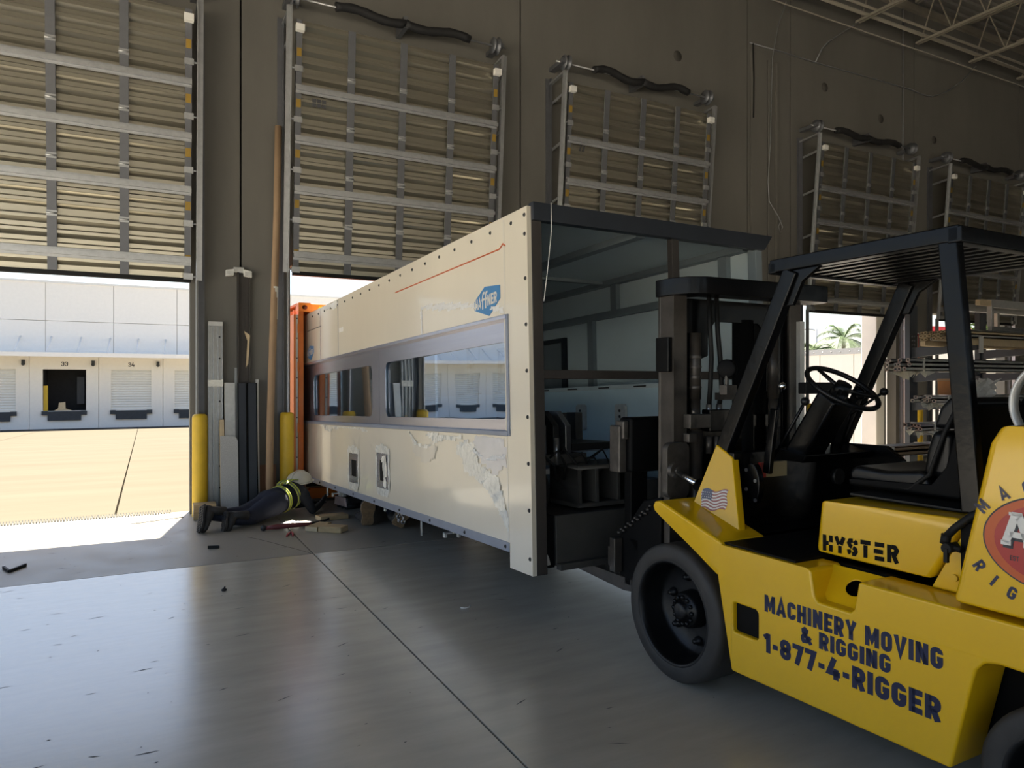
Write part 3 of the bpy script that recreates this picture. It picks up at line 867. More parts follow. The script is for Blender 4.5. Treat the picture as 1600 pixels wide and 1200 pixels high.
# protective film: torn edges and peeled, crumpled sheets
def crumple(outline, name, amp, seed, m=None, res=.028):
    """sheet of film inside an outline (y, z), standing a little off the panel in folds"""
    rd = random.Random(seed)
    ys = [p[0] for p in outline]; zs = [p[1] for p in outline]
    ny = max(2, int((max(ys) - min(ys)) / res)); nz_ = max(2, int((max(zs) - min(zs)) / res))
    def inside(y, z):
        c = False
        for (a, b), (e, f) in zip(outline, outline[1:] + outline[:1]):
            if (b > z) != (f > z) and y < (e - a) * (z - b) / (f - b) + a: c = not c
        return c
    ph = [(rd.uniform(5, 26), rd.uniform(5, 26), rd.uniform(0, 6)) for _ in range(4)]
    ids, vs, fs = {}, [], []
    for i in range(ny + 1):
        for j in range(nz_ + 1):
            y = min(ys) + (max(ys) - min(ys)) * i / ny; z = min(zs) + (max(zs) - min(zs)) * j / nz_
            h = sum(abs(math.sin(a * y + b * z + c)) for a, b, c in ph) / 4
            ids[i, j] = len(vs); vs.append((-.002 - amp * (1 - h) ** 1.5 * 2 * rd.uniform(.7, 1.2), y + rd.uniform(-.3, .3) * res, z + rd.uniform(-.3, .3) * res))
    for i in range(ny):
        for j in range(nz_):
            if inside(min(ys) + (max(ys) - min(ys)) * (i + .5) / ny, min(zs) + (max(zs) - min(zs)) * (j + .5) / nz_):
                fs.append((ids[i, j], ids[i + 1, j], ids[i + 1, j + 1], ids[i, j + 1]))
    used = sorted({k for f in fs for k in f}); mp = {k: q for q, k in enumerate(used)}
    b = MB(); b.add([vs[k] for k in used], [tuple(mp[k] for k in f) for f in fs], True)
    return b.build(name, m or M['film'], mc)
M['filmwhite'] = mat('film_adhesive_white', (.80, .79, .76), .35, var=.1, scale=25, bump=.4, bscale=60)
M['filmbare'] = mat('bare_bright_panel', (.62, .63, .66), .2, .2, var=.08, scale=4)
crumple([(1.08, .62), (.92, .66), (.78, .63), (.70, .50), (.42, .42), (.30, .18), (.29, .06), (.40, .18), (.58, .32), (.80, .40), (.95, .42), (.98, .52), (1.08, .55)], 'peeled_film', .004, 1, None, .02)
crumple([(.80, .64), (.74, .69), (.33, .69), (.31, .52), (.45, .44), (.70, .52)], 'peeled_film', .0015, 2, M['filmbare'])
crumple([(.80, .62), (.74, .58), (.60, .55), (.44, .565), (.32, .58), (.32, .56), (.46, .535), (.62, .53), (.78, .57)], 'torn_film_edge', .004, 3, M['filmwhite'], .015)
crumple([(1.75, 1.70), (1.70, 1.715), (1.35, 1.66), (1.0, 1.63), (.72, 1.60), (.45, 1.545), (.32, 1.52), (.32, 1.565), (.5, 1.58), (.8, 1.64), (1.2, 1.70), (1.6, 1.735), (1.75, 1.73)], 'torn_film_edge', .003, 4, M['filmwhite'], .018)
crumple([(1.74, 1.51), (1.76, 1.70), (1.725, 1.70), (1.72, 1.51)], 'torn_film_edge', .003, 14, M['filmwhite'], .012)
crumple([(1.7, .68), (1.55, .695), (1.2, .675), (.98, .69), (.98, .66), (1.3, .645), (1.55, .60), (1.75, .585), (1.90, .61), (2.02, .68), (2.06, .69), (1.98, .60), (1.8, .565), (1.6, .575), (1.5, .62)], 'torn_film_edge', .008, 5, M['film'], .016)
crumple([(1.98, .61), (1.8, .57), (1.5, .62), (1.44, .55), (1.55, .47), (1.7, .445), (1.86, .47), (1.98, .54)], 'peeled_film', .003, 6, M['cream2'], .03)
crumple([(5.1, .70), (4.9, .665), (4.75, .63), (4.6, .62), (4.5, .66), (4.0, .675), (3.2, .665), (3.2, .685), (4.1, .70), (4.6, .69), (5.0, .715)], 'torn_film_edge', .006, 7, M['film'], .018)
for (a, b, c, d), sd in zip(vents, (8, 9)):
    y0, y1, z0, z1 = a - .055, b + .055, c - .07, d + .07
    for k, ol in enumerate(([(y0 - .05, z1 + .0), (y1 + .05, z1), (y1 + .03, z1 + .06), ((y0 + y1) / 2, z1 + .09), (y0 - .04, z1 + .05)],
               [(y0 - .05, z0), (y0, z0), (y0, z1), (y0 - .05, z1)], [(y1, z0), (y1 + .045, z0), (y1 + .045, z1), (y1, z1)],
               [(y0 - .05, z0), (y1 + .04, z0), (y1, z0 - .07), (y0, z0 - .06)])):
        crumple(ol, 'torn_film_edge', .007, sd * 10 + k, M['film'], .018)
crumple([(2.66, .14), (2.70, .14), (2.78, .42), (2.66, .46), (2.64, .40)], 'peeled_film', .012, 88, M['film'], .02)
MB().box(-.003, 0, 4.05, 4.20, 1.76, 1.81).build('paper_label', M['whitevinyl'], mc)
crumple([(4.35, 2.05), (4.25, 2.09), (4.3, 2.14), (4.9, 2.14), (4.85, 2.10), (4.5, 2.07)], 'peeled_film', .01, 21, M['filmwhite'], .03)
# thin string caught on the near top corner
MB().tube([(.16, -.035, 2.18), (.15, -.05, 2.0), (.11, -.06, 1.75), (.09, -.04, 1.55)], .003, 6).build('string', M['whitevinyl'], mc)
# ---------------------------------------------------------------- forklift (x right, y forward, z up; origin under the front axle)
M['tyre'] = mat('solid_tyre', (.035, .033, .031), .62, var=.25, scale=8, bump=.1, bscale=20)
M['rimblk'] = mat('rim_black', (.005, .005, .0055), .38, var=.4, scale=14, bump=.08, bscale=25, spec=.35)
M['mastblk'] = mat('worn_black_mast', (.065, .056, .048), .38, .3, var=.5, scale=5, bump=.1, bscale=16)
M['vinylseat'] = mat('black_seat_vinyl', (.005, .005, .0055), .36, var=.2, bump=.05, bscale=60, spec=.35)
M['wornsteel'] = mat('worn_mast_plate', (.10, .09, .08), .42, .5, var=.5, scale=10, bump=.2, bscale=18)
fl = tag(empty('forklift', (3.24, 2.875, 0), (0, 0, R(1.0))), 'large yellow forklift with black mast and overhead guard lifting the enclosure', 'forklift')
Y, K = M['fyellow'], M['black']
tank = [(-.375, .205), (-.285, .63), (-.288, .70), (-.30, .783), (-.80, .783), (-.815, .775), (-.832, .675), (-.85, .655), (-1.0, .655), (-1.016, .672), (-1.035, .783),
        (-2.3, .783), (-2.3, .635), (-1.54, .635), (-1.495, .625), (-1.470, .595), (-1.458, .55), (-1.385, .225)]
win = rrect(-.535, -.385, .395, .530, .015, 3)
for sx, nm in ((-1, 'left'), (1, 'right')):
    t = MB().prism(tank, sx * .80, sx * .60, 'x', holes=[win])
    o = t.build('side_tank', Y, fl, .022, 3)
    # step pocket: sloping back plate with a round hole
    a = [(-.81, 0), (-1.04, 0), (-1.04, .16), (-.81, .16)]
    hole = arc(-.945, .085, .042, .038, 0, 360, 16)[:-1]
    p = MB().prism(a, -.005, .0, 'z', holes=[hole])
    pp = MB()
    for v in p.v: pp.v.append((sx * (.745 - v[1] * .62), v[0], .655 + v[1] * .80 + v[2]))
    pp.f, pp.sm = p.f, p.sm
    po = pp.build('step_pocket', Y, fl)
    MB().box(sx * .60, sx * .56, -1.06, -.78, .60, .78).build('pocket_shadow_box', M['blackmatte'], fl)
    MB().box(min(sx * .775, sx * .59), max(sx * .775, sx * .59), -.5345, -.3855, .3955, .5295).build('cutout_dark_fill', M['blackmatte'], fl)  # black block fills the cutout, its inner shade put in as colour
    # fender
    fp = [(-.31, .795), (.13, .928), (.178, .922), (.196, .895), (.185, .872), (.13, .842), (-.12, .715), (-.285, .628), (-.31, .66)]
    MB().prism(fp, sx * .80, sx * .50, 'x').build('fender', Y, fl, .018, 3)
    # cowl side upright
    v = [(sx * .61, .10, .885), (sx * .61, -.25, .775), (sx * .505, -.095, 1.165), (sx * .505, .022, 1.225)]
    v2 = [(q[0] - sx * .045, q[1], q[2]) for q in v]
    cu = MB(); cu.add(v + v2, [(0, 1, 2, 3), (7, 6, 5, 4), (0, 4, 5, 1), (1, 5, 6, 2), (2, 6, 7, 3), (3, 7, 4, 0)])
    cu.build('cowl_upright', Y, fl, .006)
# flag sticker on the left upright: lies in the leaning plate
def up_pt(y, z): return (-.61 + (z - .885) * (.105 / .34) * 1.0 - .004 + (y - .10) * .0 + max(0, (.10 - y)) * .012, y, z)
def on_up(y, z):
    a, b, c = Vector((-.61, .10, .885)), Vector((-.61, -.25, .775)), Vector((-.505, -.095, 1.165))
    n = (b - a).cross(c - a).normalized()
    if n.x > 0: n = -n
    x = a.x - (n.y * (y - a.y) + n.z * (z - a.z)) / n.x
    return Vector((x, y, z)) + n * .0015
fs = MB(); fw = MB(); fb = MB()
def wav(u): return .008 * math.sin(u * 9)
for k in range(13):
    for q in range(10):
        u0, u1 = q / 10, (q + 1) / 10
        def P(u, v): return on_up(.045 - .165 * u - .008 * math.sin(v * 6), .885 + .10 * v + wav(u) + .012 * u)
        (fs if k % 2 == 0 else fw).add([P(u0, k / 13), P(u1, k / 13), P(u1, (k + 1) / 13), P(u0, (k + 1) / 13)], [(0, 1, 2, 3)])
for q in range(4):
    def P2(u, v):
        p = on_up(.045 - .165 * u - .008 * math.sin(v * 6), .885 + .10 * v + wav(u) + .012 * u); return p + Vector((-.001, 0, 0))
    fb.add([P2(q * .1, .46), P2(q * .1 + .1, .46), P2(q * .1 + .1, 1), P2(q * .1, 1)], [(0, 1, 2, 3)])
stp = fs.build('flag_sticker', mat('flag_red', (.38, .16, .14), .5, var=.05), fl)
fw.build('flag_white_stripes', M['whitevinyl'], stp)
fb.build('flag_canton', mat('flag_blue', (.13, .14, .2), .5, var=.05), stp)
st = MB()
for a in range(5):
    for c in range(4):
        p = on_up(.040 - .012 * a - .004, .938 + .012 * c); st.box(p.x - .003, p.x - .002, p.y - .002, p.y + .002, p.z - .002, p.z + .002)
st.build('flag_stars', M['whitevinyl'], stp)

# floor, cowl, chassis
MB().box(-.775, .775, -.72, -.26, .776, .792).box(-.60, .60, -.30, .10, .776, .792).build('floor_plate', M['blackmatte'], fl)
MB().box(-.52, .52, -.20, .24, .25, .74).cyl((-.5, .05, .355), (.5, .05, .355), .10, 20).build('drive_axle', M['blackmatte'], fl, .02)
MB().box(-.58, .58, -2.2, -.2, .28, .60).build('chassis', M['blackmatte'], fl)
MB().box(-.50, .50, -.10, -.03, .79, 1.19).build('dash_panel', K, fl, .006)
MB().prism([(-.05, .79), (-.05, 1.20), (-.30, 1.20), (-.40, 1.13), (-.46, .79)], .46, .50, 'x').build('cowl_side', K, fl, .006)
MB().prism([(-.05, 1.13), (-.05, 1.20), (-.24, 1.17), (-.22, 1.13)], -.12, .50, 'x').build('dash_top', K, fl, .006)
MB().box(-.28, -.12, -.116, -.10, 1.05, 1.13).build('warning_plate', mat('faded_label', (.35, .29, .16), .5, var=.2), fl)
MB().box(-.32, -.28, -.116, -.10, 1.05, 1.13).build('warning_plate_red', M['red'], fl)
MB().cyl((.30, -.13, 1.02), (.30, -.10, 1.02), .045, 18).build('gauge', M['machdark'], fl)

# hood with cut lettering
hood = [(-.665, .80), (-.69, 1.035), (-1.31, 1.05), (-1.29, .985), (-1.19, .80)]
hd = MB().prism(hood, -.585, .585, 'x').build('hood', Y, fl, .026, 3)
HP = lambda a, b: (-.5865, -.710 - a, .815 + b + a * .05)
hs = MB()
H_, S_ = .071, .0185
def sl(x, pts): ribbon(hs, [(x + p[0] * .046, p[1] * H_) for p in pts], S_, HP)
x = 0
def let(ch, x):
    if ch == 'H': sl(x, [(.15, 0), (.15, 1)]); sl(x, [(.85, 0), (.85, .42)]); sl(x, [(.85, .58), (.85, 1)]); sl(x, [(.32, .5), (.62, .5)])
    if ch == 'Y': sl(x, [(.08, 1), (.40, .52)]); sl(x, [(.92, 1), (.60, .52)]); sl(x, [(.5, 0), (.5, .46)])
    if ch == 'S': sl(x, [(.55, .90), (.25, .88), (.14, .72), (.28, .56), (.46, .51)]); sl(x, [(.86, .66), (.84, .80), (.70, .89)]); sl(x, [(.56, .49), (.80, .40), (.86, .26), (.72, .11), (.45, .10)]); sl(x, [(.14, .34), (.18, .18), (.30, .11)])
    if ch == 'T': sl(x, [(.0, .9), (1.0, .9)]); sl(x, [(.5, 0), (.5, .74)])
    if ch == 'E': sl(x, [(.1, .9), (1.0, .9)]); sl(x, [(.0, .5), (.9, .5)]); sl(x, [(.1, .1), (1.0, .1)])
    if ch == 'R': sl(x, [(.15, 0), (.15, 1)]); sl(x, [(.36, .9), (.68, .88), (.86, .72), (.70, .52), (.36, .47)]); sl(x, [(.56, .40), (.88, 0)])
for ch in 'HYSTER':
    let(ch, x); x += .0605
hs.build('cut_lettering', M['blackmatte'], hd, label='black stencil lettering cut into the hood side')
MB().box(-.45, .45, -1.24, -.74, 1.05, 1.066).build('seat_plate', K, fl, .004)
for x in (-.22, .18): MB().box(x, x + .04, -1.15, -.72, 1.064, 1.085).build('seat_rail', M['mastblk'], fl, .004)
# seat
MB().prism([(-.60, 1.09), (-.595, 1.135), (-.63, 1.165), (-.78, 1.155), (-.96, 1.175), (-1.0, 1.09)], -.26, .26, 'x').build('seat_cushion', M['vinylseat'], fl, .035, 4)
MB().prism([(-.945, 1.15), (-.96, 1.26), (-.99, 1.355), (-1.075, 1.345), (-1.07, 1.15)], -.25, .25, 'x').build('seat_backrest', M['vinylseat'], fl, .03, 4)
MB().prism([(-.985, 1.36), (-1.015, 1.45), (-1.055, 1.495), (-1.105, 1.49), (-1.12, 1.36)], -.24, .24, 'x').build('seat_headrest', M['vinylseat'], fl, .03, 4)
MB().prism([(-.61, 1.07), (-.60, 1.10), (-1.0, 1.12), (-1.06, 1.2), (-1.13, 1.47), (-1.16, 1.46), (-1.12, 1.07)], -.275, .275, 'x').build('seat_shell', M['blackmatte'], fl, .012)
for sx in (-1, 1):
    MB().tube([(sx * .262, -.62, 1.085), (sx * .266, -.90, 1.088), (sx * .266, -.99, 1.16), (sx * .262, -1.05, 1.34), (sx * .25, -1.11, 1.48)], .010, 8).build('seat_piping', M['rubber'], fl)
# counterweight
cwp = [(-1.385, .80), (-1.505, 1.355), (-1.54, 1.415), (-2.36, 1.42), (-2.46, 1.32), (-2.48, .30), (-2.12, .28), (-2.08, .80)]
for x in (-.795, .62): MB().prism(cwp, x, x + .175, 'x').build('counterweight_cheek', Y, fl, .022, 3)
MB().prism([(-1.40, .80), (-1.50, 1.29), (-1.52, 1.32), (-2.36, 1.32), (-2.46, 1.28), (-2.48, .30), (-2.12, .28), (-2.08, .80)], -.618, .618, 'x').build('counterweight', Y, fl, .02, 3)
for x in (-.63, .57): MB().prism([(-1.215, .785), (-1.325, 1.0), (-1.46, 1.0), (-1.46, .785)], x, x + .06, 'x').build('hood_side_bracket', Y, fl, .008)
MB().box(-.64, .64, -1.5, -1.33, .785, 1.05).build('engine_bulkhead', M['blackmatte'], fl)
MB().cyl((-.642, -1.305, .842), (-.63, -1.305, .842), .013, 12).build('bracket_bolt', Y, fl)
MB().tube([(-.60, -1.42, 1.12), (-.64, -1.37, 1.08), (-.655, -1.32, 1.03), (-.655, -1.29, .995)], .014, 10).build('fuel_hose', M['rubber'], fl)
MB().cyl((-.69, -1.305, .955), (-.62, -1.305, .955), .018, 14).box(-.695, -.68, -1.313, -1.299, .905, .955).cyl((-.655, -1.288, 1.0), (-.655, -1.282, .965), .017, 10).cyl((-.66, -1.345, .955), (-.66, -1.285, .96), .012, 10).build('fuel_valve', M['rubber'], fl)
# badge on the counterweight, as far as it shows
by, bz = -1.703, 1.0525
def ell(a, b, n=48): return arc(by, bz, a, b, 0, 360, n)[:-1]
bd = MB().prism(ell(.214, .152), -.7968, -.795, 'x').build('round_badge', M['ink'], fl)
MB().prism(ell(.209, .147), -.7978, -.7968, 'x').build('badge_ring', M['orangeline'], bd)
MB().prism(ell(.178, .125), -.7988, -.7978, 'x').build('badge_field', M['red'], bd)
la = MB(); lb = MB()
PA = lambda a, b: (-.8012, -1.548 - a, 1.033 + b)
PS = lambda a, b: (-.8002, -1.548 - a - .006, 1.033 + b - .009)
for t, P_, s in ((lb, PS, .026), (la, PA, .024)):
    ribbon(t, [(.012, .006), (.040, .096), (.052, .096), (.080, .006)], s, P_)
    ribbon(t, [(.025, .035), (.068, .035)], s * .8, P_)
    ribbon(t, [(-.002, .006), (.028, .006)], s * .6, P_); ribbon(t, [(.064, .006), (.094, .006)], s * .6, P_)
    ribbon(t, [(.022, .101), (.060, .101)], s * .45, P_)
lb.build('badge_letter_shadow', M['ink'], bd); la.build('badge_letter', M['whitevinyl'], bd)
t = MB(); write(t, 'EST', .016, lambda a, b: (-.8002, -1.573 - a, .985 + b), .5, .15); t.build('badge_small_print', M['ink'], bd)
for ch, ang, up in (('M', 149, 1), ('A', 127, 1), ('C', 109, 1), ('R', 213, -1), ('I', 228, -1), ('G', 242, -1)):
    # letters round the badge (the far side of the circle is out of the picture)
    ra, rb = .252, .180
    if up < 0: ra, rb = .268, .196
    a = R(ang)
    cy, cz = math.cos(a) * ra, math.sin(a) * rb         # image frame: +u to the right is -y
    nx, nz2 = math.cos(a) / ra, math.sin(a) / rb
    ln_ = math.hypot(nx, nz2); nx /= ln_; nz2 /= ln_
    tx, tz = (nz2, -nx) if up > 0 else (-nz2, nx)
    ux, uz = (nx, nz2) if up > 0 else (-nx, -nz2)
    w = glyph(ch, .62, .22)[0] * .042
    t = MB()
    letter(t, ch, .042, lambda p, q, cy=cy, cz=cz, tx=tx, tz=tz, ux=ux, uz=uz, w=w: (-.7965, by - (cy + (p - w / 2) * tx + (q - .021) * ux), bz + cz + (p - w / 2) * tz + (q - .021) * uz), .62, .22)
    t.build('badge_arc_letter', M['navyink'], bd)
# side lettering
t = MB()
write(t, 'MACHINERY MOVING', .075, lambda a, b: (-.8012, -.575 - a, .541 + b + a * .018), .56, .235, .085, .786)
write(t, '& RIGGING', .068, lambda a, b: (-.8012, -.768 - a, .466 + b + a * .018), .56, .235, .085, .40)
write(t, '1-877-4-RIGGER', .086, lambda a, b: (-.8012, -.572 - a, .361 + b + a * .010), .60, .25, .085, .782)
t.build('side_lettering', M['navyink'], fl, label='dark navy three line lettering on the yellow side')

# wheels
def wheel(nm, yc, r, xin, xout, rim, label):
    s = 1 if xout > 0 else -1
    w = empty(nm, (0, yc, r), (0, 0, 0), fl)
    w['label'] = label
    wd = abs(xout - xin)
    X = lambda d: xout - s * d
    MB().lathe([(rim, X(.004)), (rim + .012, X(0)), (r - .02, X(.004)), (r - .004, X(.018)), (r, X(.04)), (r, X(wd - .04)), (r - .004, X(wd - .018)), (r - .02, X(wd - .004)), (rim, X(wd))], 'x', 56).build('tyre', M['tyre'], w)
    MB().lathe([(rim + .004, X(.006)), (rim - .008, X(.0)), (rim - .018, X(.012)), (rim - .022, X(.04)), (rim - .03, X(.14)), (rim - .045, X(.165)), (.12, X(.17)), (0, X(.17))], 'x', 48).build('rim', M['rimblk'], w)
    MB().lathe([(.10, X(.17)), (.095, X(.11)), (.085, X(.09)), (.05, X(.088)), (.048, X(.065)), (.035, X(.055)), (0, X(.055))], 'x', 28).build('hub', M['rimblk'], w)
    nut = shared(MB().lathe([(0, X(.075)), (.011, X(.077)), (.011, X(.09))], 'x', 6), 'hub_nut', M['rimblk'])
    if r > .3:
        for k in range(12): link('hub_nut', nut, w, (0, .069 * math.cos(k * PI / 6), .069 * math.sin(k * PI / 6)))
        lug = shared(MB().lathe([(0, X(.125)), (.013, X(.128)), (.014, X(.15)), (.024, X(.152)), (.024, X(.172))], 'x', 10), 'lug_nut', M['rimblk'])
        for k in range(6): link('lug_nut', lug, w, (0, .165 * math.cos(k * PI / 3 + .3), .165 * math.sin(k * PI / 3 + .3)))
wheel('front_wheel', .05, .355, -.52, -.80, .272, 'black solid front tyre with deep dished rim')
wheel('front_wheel', .05, .355, .52, .80, .272, 'black solid front tyre on the far side')
wheel('rear_wheel', -1.735, .275, -.56, -.78, .20, 'smaller black rear tyre under the counterweight')
wheel('rear_wheel', -1.735, .275, .56, .78, .20, 'smaller black rear tyre on the far side')

# overhead guard
for sx in (-1, 1):
    g = MB(); g.bar((sx * .47, .01, 1.17), (sx * .455, -.44, 2.10), .055, .085, (0, 1, .5)); g.build('guard_post', K, fl, .008)
    g = MB(); g.bar((sx * .47, -1.285, 1.06), (sx * .455, -1.185, 2.12), .05, .075, (0, 1, 0)); g.build('guard_post', K, fl, .008)
    MB().box(sx * .455 - .03, sx * .455 + .03, -1.235, -.32, 2.10, 2.165).build('guard_side_rail', K, fl, .006)
    MB().prism([(-.44, 2.10), (-.60, 2.10), (-.50, 2.04), (-.445, 1.93), (-.38, 1.93)], sx * .455 - .012, sx * .455 + .012, 'x').build('guard_gusset', K, fl, .004)
MB().box(-.485, .485, -.36, -.31, 2.095, 2.15).build('guard_cross_rail', K, fl, .006)
MB().box(-.485, .485, -1.245, -1.19, 2.095, 2.16).build('guard_cross_rail', K, fl, .006)
SL_ = shared(MB().box(-.016, .016, -1.20, -.34, 2.105, 2.145), 'guard_slat', K)
for k in range(9): link('guard_slat', SL_, fl, (-.36 + k * .09, 0, 0))
MB().lathe([(0, -.012), (.03, -.012), (.036, 0), (.03, .012), (0, .012)], 'x', 20, (.43, -.15, 1.50)).build('post_lamp', K, fl)

# steering
nrm = Vector((0, -.558, .83)); cc = Vector((0, -.37, 1.53))
sw = MB(); ring = []
e1 = Vector((1, 0, 0)); e2 = nrm.cross(e1)
ring = [cc + e1 * .19 * math.cos(2 * PI * k / 40) + e2 * .19 * math.sin(2 * PI * k / 40) for k in range(41)]
sw.tube(ring, .0135, 10, False)
sw.tube([cc - nrm * .04, cc + nrm * .025], [.045, .04], 16)
for a in (90, 210, 330):
    q = cc + e1 * .185 * math.cos(R(a)) + e2 * .185 * math.sin(R(a)); sw.tube([cc - nrm * .01, q], [.013, .010], 8)
sw.build('steering_wheel', M['vinylseat'], fl)
c0 = cc - nrm * .05; c1 = cc - nrm * .46
MB().bar(c1, c0, .17, .13, (0, 1, 0)).build('steering_column', K, fl, .02)
MB().tube([cc - nrm * .10, cc - nrm * .02], [.06, .045], 16).build('column_collar', M['vinylseat'], fl)
# levers with ball knobs
def lever(p0, p1, p2, r=.022, nm='hydraulic_lever', km=None):
    l = MB().tube([p0, p1, p2], .008, 8).build(nm, K, fl)
    MB().ball(p2, r, 14).build('ball_knob', km or M['vinylseat'], l)
lever((-.28, -.16, 1.15), (-.29, -.27, 1.30), (-.30, -.382, 1.463))
lever((.24, -.12, 1.18), (.245, -.16, 1.36), (.25, -.30, 1.486))
lever((.29, -.14, 1.18), (.30, -.20, 1.38), (.30, -.40, 1.508))
lever((-.33, -.20, 1.20), (-.32, -.22, 1.36), (-.30, -.239, 1.54), .020, 'brake_lever', M['chrome'])
MB().bar((-.33, -.17, 1.08), (-.32, -.21, 1.42), .03, .045, (0, 1, 0)).build('lever_slide', M['black'], fl, .006)
MB().prism(arc(-.16, 1.03, .055, .11, 0, 360, 16)[:-1], -.44, -.40, 'x').build('lever_quadrant', M['black'], fl, .006)
for k in range(4): MB().cyl((-.445, -.16 + (.03 if k % 2 else -.03), .95 + k * .05), (-.44, -.16 + (.03 if k % 2 else -.03), .95 + k * .05), .010, 8).build('quadrant_bolt', M['steel'], fl)
# lamps
hl_ = MB().lathe([(0, .012), (.046, .010), (.054, .004), (.054, -.03), (.030, -.045), (0, -.048)], 'y', 24, (0, 0, 0)).build('work_lamp', M['blackmatte'], fl, loc=(-.33, .12, 1.635))
hl_.rotation_euler = (0, 0, R(115))
MB().box(-.36, -.28, .09, .15, 1.49, 1.545).cyl((-.33, .12, 1.53), (-.33, .12, 1.60), .012, 8).build('lamp_bracket', M['wornsteel'], fl, .004)
MB().box(-.36, -.10, .14, .18, 1.46, 1.50).build('lamp_bar', K, fl)
MB().box(.30, .62, .10, .16, 1.49, 1.56).build('signal_bar', M['rubber'], fl, .006)

# mast
def channel(x0, x1, y0, y1, z0, z1, nm, m, s):
    w = .022
    xa = x0 if s < 0 else x1 - w
    MB().box(xa, xa + w, y0, y1, z0, z1).box(x0, x1, y0, y0 + w, z0, z1).box(x0, x1, y1 - w, y1, z0, z1).build(nm, m, fl, .003, 1)
for sx in (-1, 1):
    a = (-.53, -.43) if sx < 0 else (.43, .53)
    channel(a[0], a[1], .33, .47, .22, 2.10, 'outer_mast_rail', M['mastblk'], sx)
    a = (-.43, -.35) if sx < 0 else (.35, .43)
    channel(a[0], a[1], .37, .50, .22, 2.05, 'inner_mast_rail', M['black'], sx)
    a = (-.35, -.27) if sx < 0 else (.20, .35)
    channel(a[0], a[1], .41, .53, .22, 2.0, 'third_stage_rail', M['blackmatte'], sx)
    MB().box(sx * .54 - .02, sx * .54 + .02, .345, .455, 1.62, 1.82).build('mast_stop', M['black'], fl, .004)
tb = [(-.55, .47), (-.55, .33), (-.50, .24), (-.40, .19), (.42, .15), (.56, .15), (.60, .20), (.60, .28), (.50, .34), (.30, .30), (-.35, .33), (-.42, .47)]
MB().prism(tb, 2.06, 2.16, 'z').build('mast_top_tie', K, fl, .012, 3)
MB().prism([(-.36, 2.06), (.36, 2.06), (.36, 1.50), (.30, 1.50), (.30, 1.86), (.22, 1.93), (-.14, 1.93), (-.20, 1.86), (-.20, 1.72), (-.26, 1.70), (-.36, 1.70)], .40, .43, 'y').build('mast_arch', K, fl, .004)
MB().cyl((.13, .44, .3), (.13, .44, 1.95), .065, 20).build('free_lift_cylinder', M['blackmatte'], fl)
MB().box(-.35, .35, .40, .44, .95, 1.36).build('mast_cross_member', K, fl, .006)
MB().box(-.35, .35, .36, .44, .50, .66).build('mast_cross_member', K, fl, .006)
for x in (-.35, .30):
    MB().cyl((x, .35, .3), (x, .35, 1.28), .042, 16).cyl((x, .35, 1.28), (x, .35, 1.46), .030, 16).build('lift_cylinder', M['mastblk'], fl)
    MB().cyl((x, .35, 1.46), (x, .35, 1.85), .034, 14).build('lift_ram', M['mastblk'], fl)
for k in range(4): MB().lathe([(.034, 1.52 + k * .06), (.038, 1.53 + k * .06), (.034, 1.54 + k * .06)], 'z', 14, (-.35, .35, 0)).build('ram_band', M['wornsteel'], fl)
for (x, dx) in ((-.27, .0), (-.21, .02)):
    MB().tube([(x, .32, 2.06), (x, .31, 1.85), (x + dx * .5, .30, 1.7), (x + dx * 1.6, .31, 1.52), (x + dx, .32, 1.42)], .014, 8).build('hydraulic_hose', M['rubber'], fl)
    MB().cyl((x + dx, .32, 1.36), (x + dx, .32, 1.43), .018, 8).build('hose_fitting', M['steel'], fl)
    MB().cyl((x, .32, 1.14), (x, .32, 1.24), .020, 10).build('hose_fitting', M['wornsteel'], fl)
MB().box(-.46, -.30, .27, .33, 1.295, 1.375).cyl((-.43, .275, 1.38), (-.43, .275, 1.40), .012, 8).build('cylinder_clamp', M['wornsteel'], fl, .004)
MB().box(-.47, -.41, .27, .32, 1.215, 1.265).build('cylinder_clamp', M['wornsteel'], fl, .004)
MB().box(-.30, -.14, .28, .35, 1.27, 1.40).build('valve_block', K, fl, .006)
MB().box(.49, .53, .30, .33, 1.25, 1.95).build('chain_guard', M['galvlight'], fl)
for k in range(30): MB().box(-.02, .02, -.008, .008, -.016, .016).build('chain_plate', M['mastblk'], fl, loc=(.31, .46, .7 + k * .042))
# mast foot with tilt cylinder eye
mf = rrect(-.605, -.44, .90, 1.215, .04, 4)
MB().prism(mf, .30, .345, 'y').build('mast_foot', M['wornsteel'], fl, .006)
MB().cyl((-.56, .27, 1.06), (-.56, .36, 1.06), .045, 20).cyl((-.56, .255, 1.06), (-.56, .27, 1.06), .02, 12).build('tilt_pin', M['wornsteel'], fl)
MB().box(-.58, -.45, .31, .37, .30, .92).build('mast_foot_leg', M['mastblk'], fl, .004)
MB().cyl((-.55, .26, 1.045), (-.52, .10, .985), .020, 12).build('tilt_rod', M['chrome'], fl)
MB().cyl((-.527, .14, .998), (-.49, -.12, .90), .035, 16).build('tilt_cylinder', K, fl)
